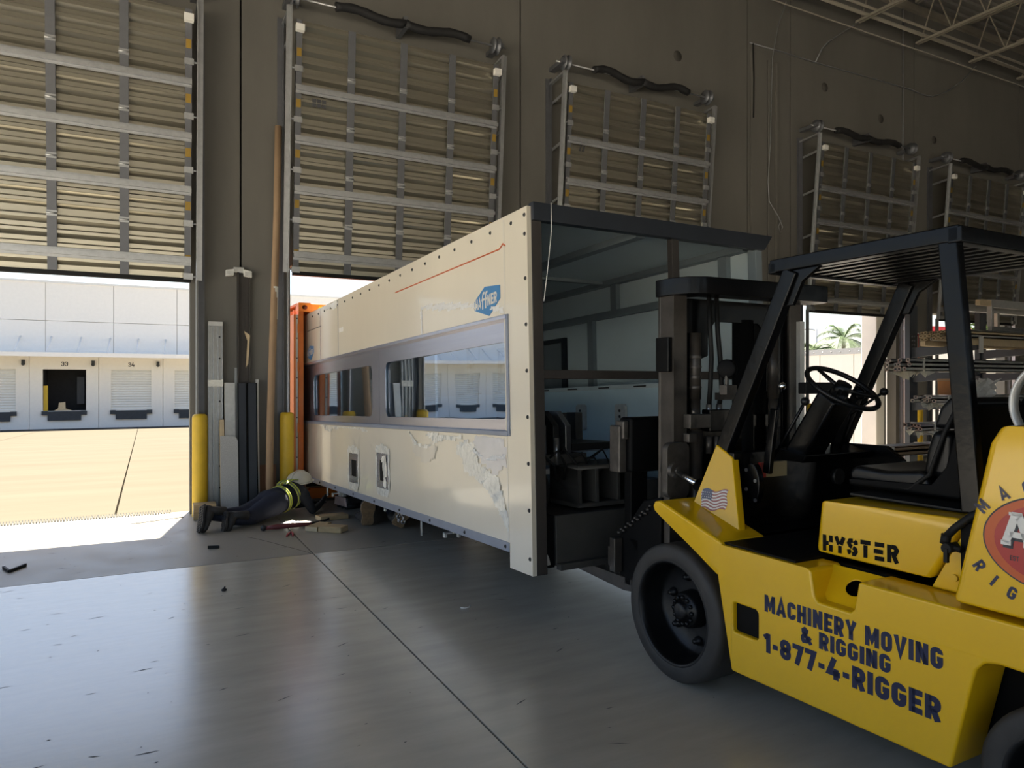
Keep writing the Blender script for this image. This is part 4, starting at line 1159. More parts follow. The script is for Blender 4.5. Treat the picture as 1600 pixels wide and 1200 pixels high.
# carriage, backrest arm, forks
MB().box(-.66, .66, .56, .68, 1.02, 1.35).build('carriage_bar', M['blackmatte'], fl, .02)
MB().box(-.60, .60, .56, .66, .48, .62).build('carriage_bar', M['blackmatte'], fl, .01)
for x in (-.40, .34): MB().box(x, x + .06, .50, .60, .40, 1.34).build('carriage_side', M['mastblk'], fl, .006)
for sx in (-1, 1):
    MB().box(sx * .50 - .065, sx * .50 + .065, .68, .75, .30, 1.30).build('fork_shank', M['blackmatte'], fl, .008)
    MB().prism([(.68, .27), (.76, .26), (1.95, .31), (1.95, .335), (.76, .345), (.68, .40)], sx * .50 - .065, sx * .50 + .065, 'x').build('fork_blade', M['mastblk'], fl, .004)
MB().box(-.715, -.66, .60, .70, 1.02, 1.30).box(-.70, -.66, .58, .66, 1.22, 1.33).build('carriage_end_stop', M['wornsteel'], fl, .008)
MB().prism([(.36, .34), (.75, .36), (.76, .60), (.70, .66), (.52, .86), (.36, .90)], -.60, -.545, 'x').build('carriage_gusset', M['blackmatte'], fl, .01)
MB().box(-.66, -.60, .72, .775, .39, .60).box(-.655, -.61, .77, .80, .42, .54).build('gusset_pad', M['mastblk'], fl, .006)
for k in range(14):
    f = k / 13
    MB().ball((-.61, .74 - .30 * f, .63 + .20 * f + .012 * math.sin(k * 2.1)), .016, 6, (1, 1, .6)).build('sling_chain_link', M['mastblk'], fl)

# LP gas cylinder lying across the counterweight
lp = tag(empty('gas_cylinder', (3.24 - .05 + .028, 2.875 - 1.60, 1.324), (0, 0, R(1.0))), 'grey steel gas cylinder lying across the counterweight of the forklift', 'gas cylinder')
MB().lathe([(0, -.33), (.10, -.32), (.135, -.28), (.148, -.22), (.148, .27), (.135, .34), (.10, .39), (0, .40)], 'x', 32, (0, 0, .15)).build('tank_shell', M['machgrey'], lp)
MB().lathe([(.146, -.50), (.157, -.50), (.157, -.455), (.146, -.455), (.146, -.50)], 'x', 40, (0, 0, .157)).build('collar_ring', M['galvlight'], lp)
for a in (45, 135, 225, 315): MB().bar((-.46, .148 * math.cos(R(a)), .157 + .148 * math.sin(R(a))), (-.27, .140 * math.cos(R(a)), .15 + .140 * math.sin(R(a))), .03, .008).build('collar_strut', M['galv'], lp)
MB().cyl((-.44, 0, .15), (-.33, 0, .15), .025, 12).box(-.44, -.41, -.06, .06, .135, .165).build('tank_valve', M['steel'], lp)
for x in (-.2, .2): MB().lathe([(.149, x - .02), (.152, x - .02), (.152, x + .02), (.149, x + .02)], 'x', 32, (0, 0, .15)).build('tank_strap', M['rubber'], lp)
# ---------------------------------------------------------------- bollards
def bollard(x, y, label, z0=0, h=1.20, r=.085):
    t = tag(empty('bollard', (x, y, z0)), label, 'bollard', 'yellow bollards at the dock doors')
    MB().lathe([(r, 0), (r, h - .05), (r * .93, h - .02), (r * .7, h - .003), (0, h)], 'z', 28).build('sleeve', M['bollard'], t)
    MB().lathe([(r + .002, .0), (r + .002, .03), (r, .032)], 'z', 24).build('base_ring', M['bollard'], t)
bollard(.585, 9.10, 'bright yellow bollard beside the sunlit opening, left of the leaning boards')
bollard(1.585, 9.16, 'yellow bollard in shade behind the worker in the hard hat')
bollard(10.78, 8.95, 'yellow bollard glimpsed between the mast and steering column')
bollard(13.95, 9.0, 'yellow bollard at the pier between the palm view and the rack')

# ---------------------------------------------------------------- boards, profiles and tubes leaning on the pier
def lean(name, x0, x1, yb, yt, h, th, m, label, cat, group=None, bev=.002):
    """flat board with its foot at y = yb and its head against y = yt"""
    a = math.atan2(yt - yb, h)
    o = empty(name, ((x0 + x1) / 2, yb, 0), (-a, 0, 0))
    w = (x1 - x0) / 2
    tag(o, label, cat, group)
    return o, w
o, w = lean('metal_track', .685, .845, 9.215, 9.275, 2.29, .05, None, 'galvanised door track section leaning upright behind the yellow bollard', 'track section')
MB().box(-w, w, 0, .008, .02, 2.28).build('web_plate', M['galvlight'], o)
for x in (-w, -w * .35, w * .3, w - .012): MB().box(x, x + .012, -.045, 0, .02, 2.27).build('flange', M['galv'], o)
MB().box(-w, w, -.05, .012, 2.25, 2.30).build('end_cap', M['galvlight'], o)
MB().box(-w - .004, w + .004, -.05, .01, 1.52, 1.60).build('wrap_band', M['film'], o)
for k in range(8): MB().cyl((w * .62, -.004, .3 + k * .26), (w * .62, 0, .3 + k * .26), .012, 8).build('punched_hole', M['ink'], o)
o, w = lean('wooden_lath', .80, .85, 8.93, 9.12, 1.14, .02, None, 'thin pale lath with handwritten number leaning on the grey sheet', 'lath')
MB().box(-w, w, 0, .02, .01, 1.14).build('lath_strip', M['woodlt'], o)
t = MB(); write(t, '5746', .030, lambda a, b: (.015 - b, -.0012, .62 - a), .6, .14, .15); t.build('pencil_number', M['ink'], o)
o, w = lean('grey_sheet', .80, .995, 8.90, 9.02, .94, .02, None, 'speckled light grey sheet leaning in front of the black boards', 'sheet')
MB().prism([(-w, .01), (w, .01), (w, .88), (w - .035, .94), (-w, .945)], 0, .018, 'y').build('sheet_panel', mat('speckled_laminate', (.42, .42, .41), .6, var=.25, scale=90), o)
o, w = lean('cream_panel', .865, .985, 9.10, 9.23, 1.57, .03, None, 'narrow cream edged panel between metal track and black boards', 'panel')
MB().box(-w, w, 0, .03, .01, 1.57).build('panel_face', M['woodlt'], o)
MB().box(-w, w, -.003, 0, .01, 1.57).build('edge_strip', M['galvlight'], o)
for (x0, x1, d, l) in ((1.0, 1.105, 0, 'dark navy black board leaning beside the grey sheet, left one'), (1.11, 1.225, .012, 'dark navy black board leaning beside the cardboard tube, right one')):
    o, w = lean('black_board', x0, x1, 8.97 + d, 9.12 + d, 1.57, .05, None, l, 'board', 'dark boards leaning on the pier')
    MB().box(-w, w, 0, .04, .01, 1.57).build('board_face', M['headdark'], o, .003)
    MB().box(-w, -w + .012, -.004, 0, .01, 1.57).build('board_edge', M['blackmatte'], o)
    MB().box(w - .012, w, -.004, 0, .01, 1.57).build('board_edge', M['blackmatte'], o)
o, w = lean('white_strip', 1.228, 1.262, 9.13, 9.25, 1.61, .02, None, 'thin white strip standing behind the right black board', 'strip')
MB().box(-w, w, 0, .02, .01, 1.61).build('strip_face', M['white'], o)
MB().box(-w, -w + .006, -.006, 0, .01, 1.61).build('strip_lip', M['galv'], o)
o, w = lean('plywood_offcut', 1.25, 1.47, 9.20, 9.27, .55, .02, None, 'reddish brown plywood offcut behind the foot of the cardboard tube', 'plywood')
MB().box(-w, w, 0, .012, .005, .55).build('ply_face', mat('red_ply', (.20, .10, .055), .7, var=.2, scale=8, stretch=(8, 8, 1)), o)
MB().box(-w, w, .012, .02, .005, .55).build('ply_back', M['wood'], o)
o, w = lean('grey_angle', .985, 1.03, 9.20, 9.285, 1.75, .02, None, 'grey metal angle rising just above the cream panel', 'metal angle')
MB().box(-w, w, 0, .004, .005, 1.75).box(-w, -w + .004, -.03, 0, .005, 1.75).build('angle_legs', M['galv'], o)
# dark channel on the wall with the emergency light over it
o = tag(empty('wall_channel', (1.09, WY, 1.2)), 'dark brown steel channel fixed upright on the concrete pier', 'channel')
MB().box(-.075, .075, -.012, 0, 0, 1.72).box(-.075, -.06, -.06, 0, 0, 1.72).box(.06, .075, -.06, 0, 0, 1.72).build('channel_body', M['postbrown'], o)
MB().prism([(.02, .55), (.05, .60), (.07, .95), (.0, 1.0), (.04, .88), (.03, .70)], -.064, -.060, 'y').build('torn_tape', M['woodlt'], o)
def emlight(x, z, label):
    o = tag(empty('emergency_light', (x, WY, z)), label, 'light fixture', 'twin head emergency lights')
    MB().box(-.06, .06, -.06, 0, -.02, .05).build('housing', M['galvlight'], o, .006)
    for sx in (-1, 1):
        hd_ = MB().prism([(sx * .05, .02), (sx * .15, .0), (sx * .15, -.075), (sx * .06, -.06)], -.10, -.02, 'y').build('lamp_head', M['white'], o, .006)
        MB().box(min(sx * .065, sx * .14), max(sx * .065, sx * .14), -.103, -.10, -.06, -.01).build('lens', M['alu'], hd_)
emlight(1.03, 2.93, 'white twin head emergency light above the dark channel on the left pier')
emlight(13.95, 2.72, 'white twin head emergency light on the pier beside the metal rack')
MB_c = MB().cyl((13.88, WY - .02, 2.76), (13.88, WY - .02, 9.3), .014, 8).build('light_conduit', M['galv'])
tag(MB_c, 'thin grey conduit running up the pier from the emergency light by the rack', 'conduit')
o = tag(empty('extinguisher_sign', (14.37, WY, 2.33)), 'narrow red and white fire extinguisher sign on the pier by the rack', 'sign')
MB().box(-.065, .065, -.006, 0, -.29, .29).build('sign_plate', M['whitevinyl'], o)
MB().box(-.052, .052, -.008, -.006, -.27, .27).build('sign_field', M['red'], o)
t = MB(); ribbon(t, [(0, -.10), (0, -.20)], .03, lambda a, b: (a, -.010, b)); t.add([(-.045, -.010, -.18), (.045, -.010, -.18), (0, -.010, -.25)], [(0, 1, 2)])
t.build('sign_arrow', M['whitevinyl'], o)
t = MB(); ribbon(t, [(0, -.05), (0, .22)], .022, lambda a, b: (a, -.010, b)); t.build('sign_print', M['whitevinyl'], o)
# the long carton tube
pts = [(1.37, 8.98, .02), (1.35, 8.99, .35), (1.365, 9.03, 1.0), (1.395, 9.08, 1.8), (1.43, 9.12, 2.7), (1.465, 9.15, 3.7), (1.485, 9.17, 4.75)]
o = tag(empty('cardboard_tube', (1.37, 9.0, 0)), 'long brown cardboard tube leaning up the pier beside the second door', 'tube')
q = [(p[0] - 1.37, p[1] - 9.0, p[2]) for p in pts]
MB().tube(q, .043, 14).build('tube_wall', M['cardboard'], o)
MB().tube([(.052, .115, 2.35), (.058, .12, 2.55), (.064, .122, 2.75)], .0445, 14, False).build('tape_wrap', M['film'], o)
# timber blocks by the bollard
for (x0, x1, y0, y1, z0, z1, l) in ((.50, .72, 8.82, 8.95, 0, .09, 'pale timber block lying under another at the foot of the left bollard'), (.50, .74, 8.80, 8.97, .091, .18, 'pale timber block on top of the pair at the left bollard')):
    o = tag(empty('timber_block', (x0, y0, z0)), l, 'timber block', 'timber blocks at the bollard')
    MB().box(0, x1 - x0, 0, y1 - y0, 0, z1 - z0).build('block', M['wood'], o, .004)
    MB().box(-.001, 0, .004, y1 - y0 - .004, .004, z1 - z0 - .004).build('end_grain', M['woodlt'], o)

# ---------------------------------------------------------------- cables on the wall
c = MB().tube([(9.57, 9.27, 7.62), (10.4, 9.27, 7.63), (11.26, 9.27, 7.62), (12.6, 9.27, 7.64), (14.14, 9.27, 7.655), (14.46, 9.26, 7.62), (14.8, 9.25, 7.63), (15.23, 9.22, 7.79), (15.80, 9.2, 8.14), (16.2, 9.15, 8.52)], .012, 8)
wc = tag(empty('wall_cable'), 'grey cable strung along the upper wall and up to the joists', 'cable')
c.build('main_run', M['galv'], wc)
c = MB().tube([(11.26, 9.27, 7.63), (11.40, 9.24, 7.9), (11.55, 9.2, 8.06), (12.25, 9.1, 8.53)], .012, 8)
c.build('branch', M['galv'], wc)
c = MB().tube([(10.40, 9.2, 8.52), (10.25, 9.24, 8.1), (10.118, 9.26, 7.467), (10.086, 9.255, 6.765), (10.06, 9.255, 5.9), (10.0, 9.255, 5.2), (10.03, 9.255, 4.85), (10.264, 9.255, 4.60), (10.37, 9.255, 4.42), (10.30, 9.25, 4.30), (10.26, 9.25, 4.42), (10.34, 9.25, 4.56)], .008, 8)
tag(c.build('hanging_cable', M['galv']), 'loose pale cable hanging down the blank bay to a small coil', 'cable')
c = MB().tube([(9.64, 9.262, 7.62), (9.66, 9.262, 7.0), (9.65, 9.262, 6.3)], .012, 8)
tag(c.build('drop_cable', M['rubber']), 'short dark cable drop at the left end of the wall cable', 'cable')

# ---------------------------------------------------------------- things on the floor
def block(x, y, rz, l, w, h, label):
    o = tag(empty('wood_block', (x, y, 0), (0, 0, R(rz))), label, 'wood block', 'wood blocks beside the worker')
    MB().box(-l / 2, l / 2, -w / 2, w / 2, .001, h).build('block', M['wood'], o, .003)
    for s in (-1, 1): MB().box(s * l / 2 - .0006, s * l / 2 + .0006, -w / 2 + .003, w / 2 - .003, .004, h - .003).build('end_grain', M['woodlt'], o)
block(1.92, 8.20, 8, .33, .17, .05, 'wood block farthest from the viewer, near the enclosure')
block(1.66, 7.70, 48, .30, .14, .05, 'wood block in the middle touching another block')
block(1.77, 7.50, -42, .26, .16, .06, 'wood block nearest the viewer with a sawn end facing out')
o = tag(empty('crumpled_rag', (1.43, 8.08, 0)), 'crumpled white rag lying beside the red tool', 'rag')
rg = MB(); rr = random.Random(5)
for i in range(8):
    for j in range(6): rg.v.append((-.10 + i * .03 + rr.uniform(-.008, .008), -.08 + j * .03 + rr.uniform(-.01, .01), .006 + rr.uniform(0, .05) * (1 if 0 < i < 7 and 0 < j < 5 else .1)))
for i in range(7):
    for j in range(5): rg.f.append((i * 6 + j, i * 6 + j + 1, (i + 1) * 6 + j + 1, (i + 1) * 6 + j)); rg.sm.append(False)
rg.build('rag_cloth', M['white'], o)
MB().box(.10, .24, -.03, .04, .001, .012).build('rag_strip', M['white'], o)
o = tag(empty('pipe_wrench', (1.36, 7.83, 0), (0, 0, R(4))), 'long dark red hand tool lying before the rag', 'wrench')
MB().tube([(-.22, .03, .03), (-.1, .02, .035), (.15, 0, .035), (.26, .02, .03)], [.018, .028, .024, .016], 10).build('handle', mat('dark_red_tool', (.16, .03, .03), .45, var=.3), o)
MB().ball((-.24, .03, .035), .033, 10).build('jaw', M['machdark'], o)
o = tag(empty('pliers', (1.36, 7.60, 0), (0, 0, R(75))), 'red handled pliers lying open on the floor', 'pliers')
for s in (-1, 1): MB().tube([(0, 0, .014), (-.10, s * .025, .014), (-.19, s * .03, .012)], [.008, .012, .008], 8).build('grip', mat('red_grip', (.40, .05, .05), .45, var=.2), o)
MB().prism([(0, -.012), (.07, -.004), (.07, .004), (0, .012)], .006, .02, 'z').build('jaws', M['steel'], o)
o = tag(empty('pry_bar', (1.72, 8.0, 0)), 'black pry bar lying between the rag and the wood blocks', 'pry bar')
MB().tube([(-.18, -.06, .014), (.0, .02, .014), (.10, .07, .016), (.14, .08, .03)], .013, 8).build('bar', M['rubber'], o)
o = tag(empty('steel_offcut', (.585, 7.24, 0), (0, 0, R(-20))), 'short black steel offcut on the floor before the boots', 'offcut')
MB().box(-.05, .05, -.014, .014, .001, .022).box(-.05, .05, -.014, -.010, .02, .03).build('bar', M['rubber'], o, .002)
o = tag(empty('bent_bracket', (-.97, 7.10, 0)), 'bent black metal bracket on the floor at the far left', 'bracket')
MB().bar((-.075, .15, .012), (-.01, -.02, .012), .018, .022).bar((-.01, -.02, .012), (.08, .16, .014), .018, .024).build('bar', M['rubber'], o)
MB().cyl((-.07, .14, .02), (-.07, .14, .028), .008, 8).build('bolt', M['steel'], o)
o = tag(empty('bolt_cap', (.534, 5.72, 0)), 'small black bolt cap lying on the polished floor', 'cap')
MB().lathe([(.018, .001), (.02, .012), (.012, .018), (0, .019)], 'z', 8).build('cap', M['rubber'], o)
MB().cyl((.0, 0, .018), (.008, .004, .03), .006, 6).build('stub', M['rubber'], o)
o = tag(empty('plastic_scrap', (1.973, 4.50, 0)), 'curl of white plastic on the floor in front of the enclosure', 'scrap')
MB().tube([(-.03, .02, .006), (-.01, -.005, .006), (.02, -.006, .007), (.04, .01, .014)], .004, 6).build('curl', M['whitevinyl'], o)
MB().box(-.03, .01, .0, .01, .001, .004).build('flake', M['film'], o)
o = tag(empty('white_trim_strip', (-.12, 8.92, 0), (0, 0, math.atan2(.17, .48))), 'white trim strip lying on the sunlit threshold', 'strip')
MB().box(0, .56, -.022, .022, .001, .012).build('strip_face', M['white'], o, .002)
MB().box(0, .56, .018, .022, .012, .022).build('strip_lip', M['white'], o)

# machine skates under the enclosure
def skate(x, y, rz, label):
    o = tag(empty('machine_skate', (x, y, 0), (0, 0, R(rz))), label, 'machine skate', 'machine skates under the enclosure')
    MB().box(-.12, .12, -.17, .17, .075, .15).build('top_plate', M['machdark'], o, .006)
    MB().prism([(-.17, .04), (.17, .04), (.15, .14), (-.13, .15)], -.135, -.12, 'x').build('side_cheek', mat('pink_grey_paint', (.45, .34, .31), .5, var=.3, scale=9), o, .004)
    MB().prism([(-.17, .04), (.17, .04), (.15, .14), (-.13, .15)], .12, .135, 'x').build('side_cheek', M['machdark'], o, .004)
    for k in range(3):
        MB().cyl((-.11, -.11 + k * .11, .042), (.11, -.11 + k * .11, .042), .041, 16).build('roller', M['rubber'], o)
    MB().box(-.14, -.06, -.02, .05, .15, .20).build('lug', M['alu'], o, .004)
skate(2.30, 8.85, 12, 'low pinkish machine skate under the enclosure in front of the worker')

# ---------------------------------------------------------------- the workers
M['navy'] = mat('navy_workwear', (.012, .015, .030), .85, var=.35, scale=7, bump=.25, bscale=14)
M['shirt'] = mat('dark_shirt', (.010, .011, .016), .85, var=.3, scale=7, bump=.2, bscale=14)
M['lime'] = mat('lime_tape', (.52, .58, .06), .5, var=.1)
M['silver'] = mat('vest_grey', (.16, .17, .15), .6, var=.15)
M['skin'] = mat('skin', (.30, .17, .11), .5, var=.1)
M['hat'] = mat('cream_hard_hat', (.58, .54, .44), .35, var=.06)
M['boot'] = mat('dark_boot', (.035, .030, .026), .7, var=.4, scale=20)
M['sole'] = mat('brown_sole', (.26, .17, .09), .75, var=.4, scale=25, bump=.2, bscale=40)
M['glove'] = mat('black_glove', (.012, .012, .013), .7, var=.2)
def flesh(name, segs, m, parent, vox=.014, sm=6):
    """one continuous surface from overlapping tapered limbs"""
    b = MB()
    for s in segs:
        pts = [Vector(p[:3]) for p in s]; rr = [p[3] for p in s]
        P, Q = [], []
        for i in range(len(pts) - 1):
            for k in range(5):
                f = k / 5; P.append(pts[i].lerp(pts[i + 1], f)); Q.append(rr[i] + (rr[i + 1] - rr[i]) * f)
        P.append(pts[-1]); Q.append(rr[-1])
        b.tube(P, Q, 14)
        b.ball(P[0], Q[0], 14); b.ball(P[-1], Q[-1], 14)
    me = bpy.data.meshes.new(name); me.from_pydata(b.v, [], b.f)
    o = bpy.data.objects.new(name, me); C.objects.link(o); me.materials.append(m)
    o.parent = parent
    r = o.modifiers.new('remesh', 'REMESH'); r.mode = 'VOXEL'; r.voxel_size = vox; r.use_smooth_shade = True
    s = o.modifiers.new('smooth', 'SMOOTH'); s.iterations = sm; s.factor = .6
    return o
def boot(parent, heel, toe, up, ms, name='boot'):
    """work boot: heel and toe of the sole, up = direction from sole to ankle"""
    h, t, u = Vector(heel), Vector(toe), Vector(up).normalized()
    d = (t - h); L = d.length; d.normalize()
    s = d.cross(u).normalized(); u = s.cross(d).normalized()
    Mx = Matrix((s, d, u)).transposed().to_4x4(); Mx.translation = h
    up_ = MB()
    ring = lambda y, w, z0, z1: [(w * math.cos(a) , y, (z0 + z1) / 2 + (z1 - z0) / 2 * math.sin(a)) for a in [2 * PI * k / 12 for k in range(12)]]
    secs = [(0.0, .030, .02, .07), (.02, .042, .015, .12), (.09, .043, .015, .115), (.16, .048, .015, .095), (.22, .050, .015, .08), (.27, .042, .015, .07), (.295, .02, .02, .055)]
    k = L / .295
    vs = [p for (y, w, a, b) in secs for p in ring(y * k, w, a, b)]
    fs = [(i * 12 + j, i * 12 + (j + 1) % 12, (i + 1) * 12 + (j + 1) % 12, (i + 1) * 12 + j) for i in range(len(secs) - 1) for j in range(12)]
    fs += [tuple(range(12)), tuple(range(len(vs) - 12, len(vs)))]
    up_.add(vs, fs, True)
    up_.tube([(0, .05 * k, .06), (0, .045 * k, .13), (0, .035 * k, .20)], [.045, .048, .052], 12)
    up_.v = [tuple(Mx @ Vector((p[0] * 1.5, p[1], p[2] * 1.2))) for p in up_.v]
    o = up_.build(name, M['boot'], parent)
    sl_ = MB()
    out = [(x * 1.08, y) for x, y in [(-.034, .0), (-.042, .03), (-.036, .11), (-.048, .19), (-.046, .25), (-.02, .30), (.02, .30), (.046, .25), (.05, .19), (.036, .11), (.042, .03), (.034, .0)]]
    out = [(x, y * k) for x, y in out]
    sl_.prism(out, .0, .022, 'z')
    sl_.v = [tuple(Mx @ Vector((p[0] * 1.5, p[1], p[2]))) for p in sl_.v]
    so = sl_.build('sole', ms, o)
    tr_ = MB()
    for iy in range(10):
        y = (.02 + iy * .029) * k
        w = .030 if .08 < y < .14 else .038
        for sx in (-1, 1): tr_.box(sx * w * .25 - (.0 if sx > 0 else w * .6), sx * w * .25 + (w * .6 if sx > 0 else .0), y - .008, y + .006, -.007, .0)
    tr_.v = [tuple(Mx @ Vector((p[0] * 1.5, p[1], p[2]))) for p in tr_.v]
    tr_.build('tread', ms, o)['kind'] = 'stuff'
def hand(parent, wrist, dirn, normal, m, curl=.5, name='hand'):
    w, d, n_ = Vector(wrist), Vector(dirn).normalized(), Vector(normal).normalized()
    s = d.cross(n_).normalized(); n_ = s.cross(d).normalized()
    P = lambda a, b, c: tuple(w + d * a + s * b + n_ * c)
    segs = [[(*P(-.03, 0, 0), .028), (*P(.02, 0, 0), .030), (*P(.06, -.012, 0), .026)], [(*P(.02, 0, 0), .030), (*P(.065, .018, 0), .024)]]
    for off, ln in ((-.032, .062), (-.011, .075), (.011, .07), (.031, .052)):
        b = P(.075, off, 0); c_ = P(.075 + ln * .5, off * 1.1, -curl * ln * .25); e = P(.075 + ln * (.5 + .42 * (1 - curl * .6)), off * 1.12, -curl * ln * .75)
        segs.append([(*P(.05, off * .8, 0), .012), (*b, .0105), (*c_, .0095), (*e, .008)])
    segs.append([(*P(.015, -.028, 0), .014), (*P(.045, -.052, -.01), .012), (*P(.075, -.06, -.02), .0095)])
    return flesh(name, segs, m, parent, .006, 3)
def hardhat(parent, c, fwd, up, r=.145):
    f, u = Vector(fwd).normalized(), Vector(up).normalized()
    s = f.cross(u).normalized(); f = u.cross(s).normalized()
    Mx = Matrix((s, f, u)).transposed().to_4x4(); Mx.translation = Vector(c)
    b = MB()
    prof = [(r * math.cos(a), r * .88 * math.sin(a)) for a in [R(k * 9) for k in range(11)]]
    b.lathe([(p[0], p[1]) for p in prof], 'z', 32)
    b.v = [(x, y * 1.15, z) for x, y, z in b.v]
    rim = MB(); vs = []
    for k in range(36):
        a = 2 * PI * k / 36
        ex = 1.06 + (.32 * max(0, math.sin(a)) ** 2)
        vs += [(r * math.cos(a), r * 1.15 * math.sin(a), .0), (r * math.cos(a) * 1.08, r * 1.15 * math.sin(a) * ex, -.012), (r * math.cos(a) * 1.08, r * 1.15 * math.sin(a) * ex, -.018), (r * math.cos(a) * .98, r * 1.13 * math.sin(a), -.01)]
    fs = [(k * 4 + j, k * 4 + (j + 1) % 4, ((k + 1) % 36) * 4 + (j + 1) % 4, ((k + 1) % 36) * 4 + j) for k in range(36) for j in range(4)]
    rim.add(vs, fs, True)
    rid = MB().tube([(0, -r * 1.05, r * .38), (0, -r * .7, r * .72), (0, 0, r * .90), (0, r * .7, r * .72), (0, r * 1.05, r * .38)], .012, 8)
    for q in (b, rim, rid): q.v = [tuple(Mx @ Vector(p)) for p in q.v]
    o = b.build('hard_hat', M['hat'], parent); rim.build('brim', M['hat'], o); rid.build('crown_ridge', M['hat'], o)
def head(parent, c, fwd, up, hair):
    """head with face: fwd is where it looks"""
    f, u = Vector(fwd).normalized(), Vector(up).normalized()
    s = f.cross(u).normalized(); u = s.cross(f).normalized(); c = Vector(c)
    P = lambda a, b, z: tuple(c + s * a + f * b + u * z)
    segs = [[(*P(0, -.015, .03), .085), (*P(0, .01, -.02), .078), (*P(0, .035, -.075), .05)], [(*P(0, -.03, -.06), .058), (*P(0, -.05, -.15), .06)],
            [(*P(0, .085, .01), .012), (*P(0, .108, -.025), .015)], [(*P(-.02, .085, -.065), .010), (*P(.02, .085, -.065), .010)],
            [(*P(-.085, 0, .01), .014), (*P(-.085, 0, -.03), .013)], [(*P(.085, 0, .01), .014), (*P(.085, 0, -.03), .013)]]
    h = flesh('head', segs, M['skin'], parent, .008, 3)
    for sx in (-1, 1): MB().ball(P(sx * .032, .082, .012), .012, 10).build('eye', M['ink'], h)
    hb = MB().ball(P(0, -.028, .012), .094, 16, (1, 1, .95)).build('hair', hair, h)
    return h
# worker lying prone, reaching under the enclosure
p1 = tag(empty('person', (1.2, 8.45, 0)), 'person in hard hat and vest lying prone, reaching under the enclosure', 'person')
O1 = Vector((1.2, 8.45, 0))
def W(*a): return (a[0] - O1.x, a[1] - O1.y) + a[2:]
legs = [[W(.60, 8.19, .17, 0.067), W(.78, 8.24, .13, 0.076), W(.97, 8.33, .12, 0.087), W(1.14, 8.46, .15, 0.113), W(1.27, 8.56, .19, 0.132)],
        [W(.80, 8.11, .11, 0.067), W(.92, 8.14, .10, 0.076), W(1.05, 8.20, .10, 0.090), W(1.20, 8.32, .15, 0.115), W(1.33, 8.42, .19, 0.136)],
        [W(1.26, 8.56, .20, 0.132), W(1.34, 8.42, .20, 0.136)], [W(1.30, 8.49, .205, 0.144), W(1.40, 8.56, .21, 0.149)]]
flesh('trousers', legs, M['navy'], p1)
torso = [[W(1.36, 8.53, .20, .13), W(1.45, 8.60, .22, .14), W(1.54, 8.68, .25, .145), W(1.60, 8.74, .285, .12)],
         [W(1.51, 8.80, .25, .085), W(1.60, 8.72, .29, .10), W(1.67, 8.60, .235, .085)],
         [W(1.60, 8.75, .29, .07), W(1.645, 8.80, .335, .06)],
         [W(1.67, 8.60, .235, .075), W(1.735, 8.56, .13, .058), W(1.775, 8.56, .055, .050), W(1.86, 8.70, .065, .043), W(1.95, 8.84, .10, .036)],
         [W(1.51, 8.80, .25, .075), W(1.60, 8.93, .14, .058), W(1.66, 9.0, .06, .05), W(1.80, 9.06, .055, .043), W(1.90, 9.10, .06, .036)]]
flesh('shirt', torso, M['shirt'], p1)
boot(p1, W(.545, 8.16, .27), W(.505, 8.035, .02), (1.0, .4, .12), M['boot'])
boot(p1, W(.765, 8.09, .20), W(.735, 8.03, -.0), (1.0, .35, .5), M['boot'])
head(p1, W(1.675, 8.83, .355), (.75, .62, .05), (-.15, -.05, 1), M['ink'])
hardhat(p1, W(1.668, 8.815, .375), (.72, .66, -.12), (-.08, -.05, 1))
hand(p1, W(1.975, 8.88, .115), (.45, .75, .45), (-.6, .2, .7), M['glove'], .6)
hand(p1, W(1.93, 9.11, .055), (.9, .25, 0), (0, 0, 1), M['glove'], .3)
# vest tapes following the torso
ax = [Vector(W(1.38, 8.545, .205)), Vector(W(1.45, 8.60, .22)), Vector(W(1.54, 8.68, .25)), Vector(W(1.60, 8.74, .285))]
def hoop(t_, r, wdt, m, nm):
    i = min(2, int(t_ * 3)); f = t_ * 3 - i
    c = ax[i].lerp(ax[i + 1], f); d = (ax[i + 1] - ax[i]).normalized()
    s = d.cross(Vector((0, 0, 1))).normalized(); u = s.cross(d)
    b = MB(); vs = []
    for k in range(32):
        a = 2 * PI * k / 32
        for q in (-1, 1):
            p = c + (s * math.cos(a) + u * math.sin(a)) * r + d * wdt / 2 * q
            p.z = max(p.z, .004); vs.append(p)
    b.add(vs, [(2 * k, 2 * k + 1, (2 * k + 3) % 64, (2 * k + 2) % 64) for k in range(32)], True)
    o = b.build(nm, m, p1)
    sd = o.modifiers.new('solid', 'SOLIDIFY'); sd.thickness = .004
    return o
for t_, r in ((.14, .158), (.54, .168)):
    hoop(t_, r, .055, M['silver'], 'vest_band'); hoop(t_ - .055, r + .003, .013, M['lime'], 'vest_tape'); hoop(t_ + .055, r + .003, .013, M['lime'], 'vest_tape')
def strap(a, b, c_, dx):
    for off, m, w, lift in ((0, M['silver'], .028, .0), (-.021, M['lime'], .007, .004), (.021, M['lime'], .007, .004)):
        s = MB(); pts_ = []
        A, B_, C_ = Vector(a), Vector(b), Vector(c_)
        sd = (C_ - A).cross(Vector((0, 0, 1))).normalized()
        for k in range(9):
            f = k / 8
            p = A * (1 - f) ** 2 + B_ * 2 * f * (1 - f) + C_ * f * f
            pts_.append(p + sd * off + Vector((0, 0, lift)))
        vs = [q for p in pts_ for q in (p - sd * w, p + sd * w)]
        s.add(vs, [(2 * k, 2 * k + 1, 2 * k + 3, 2 * k + 2) for k in range(8)], True)
        o = s.build('vest_strap' if off == 0 else 'vest_tape', m, p1)
        md = o.modifiers.new('solid', 'SOLIDIFY'); md.thickness = .005
strap(W(1.46, 8.56, .385), W(1.53, 8.63, .44), W(1.63, 8.70, .405), 0)
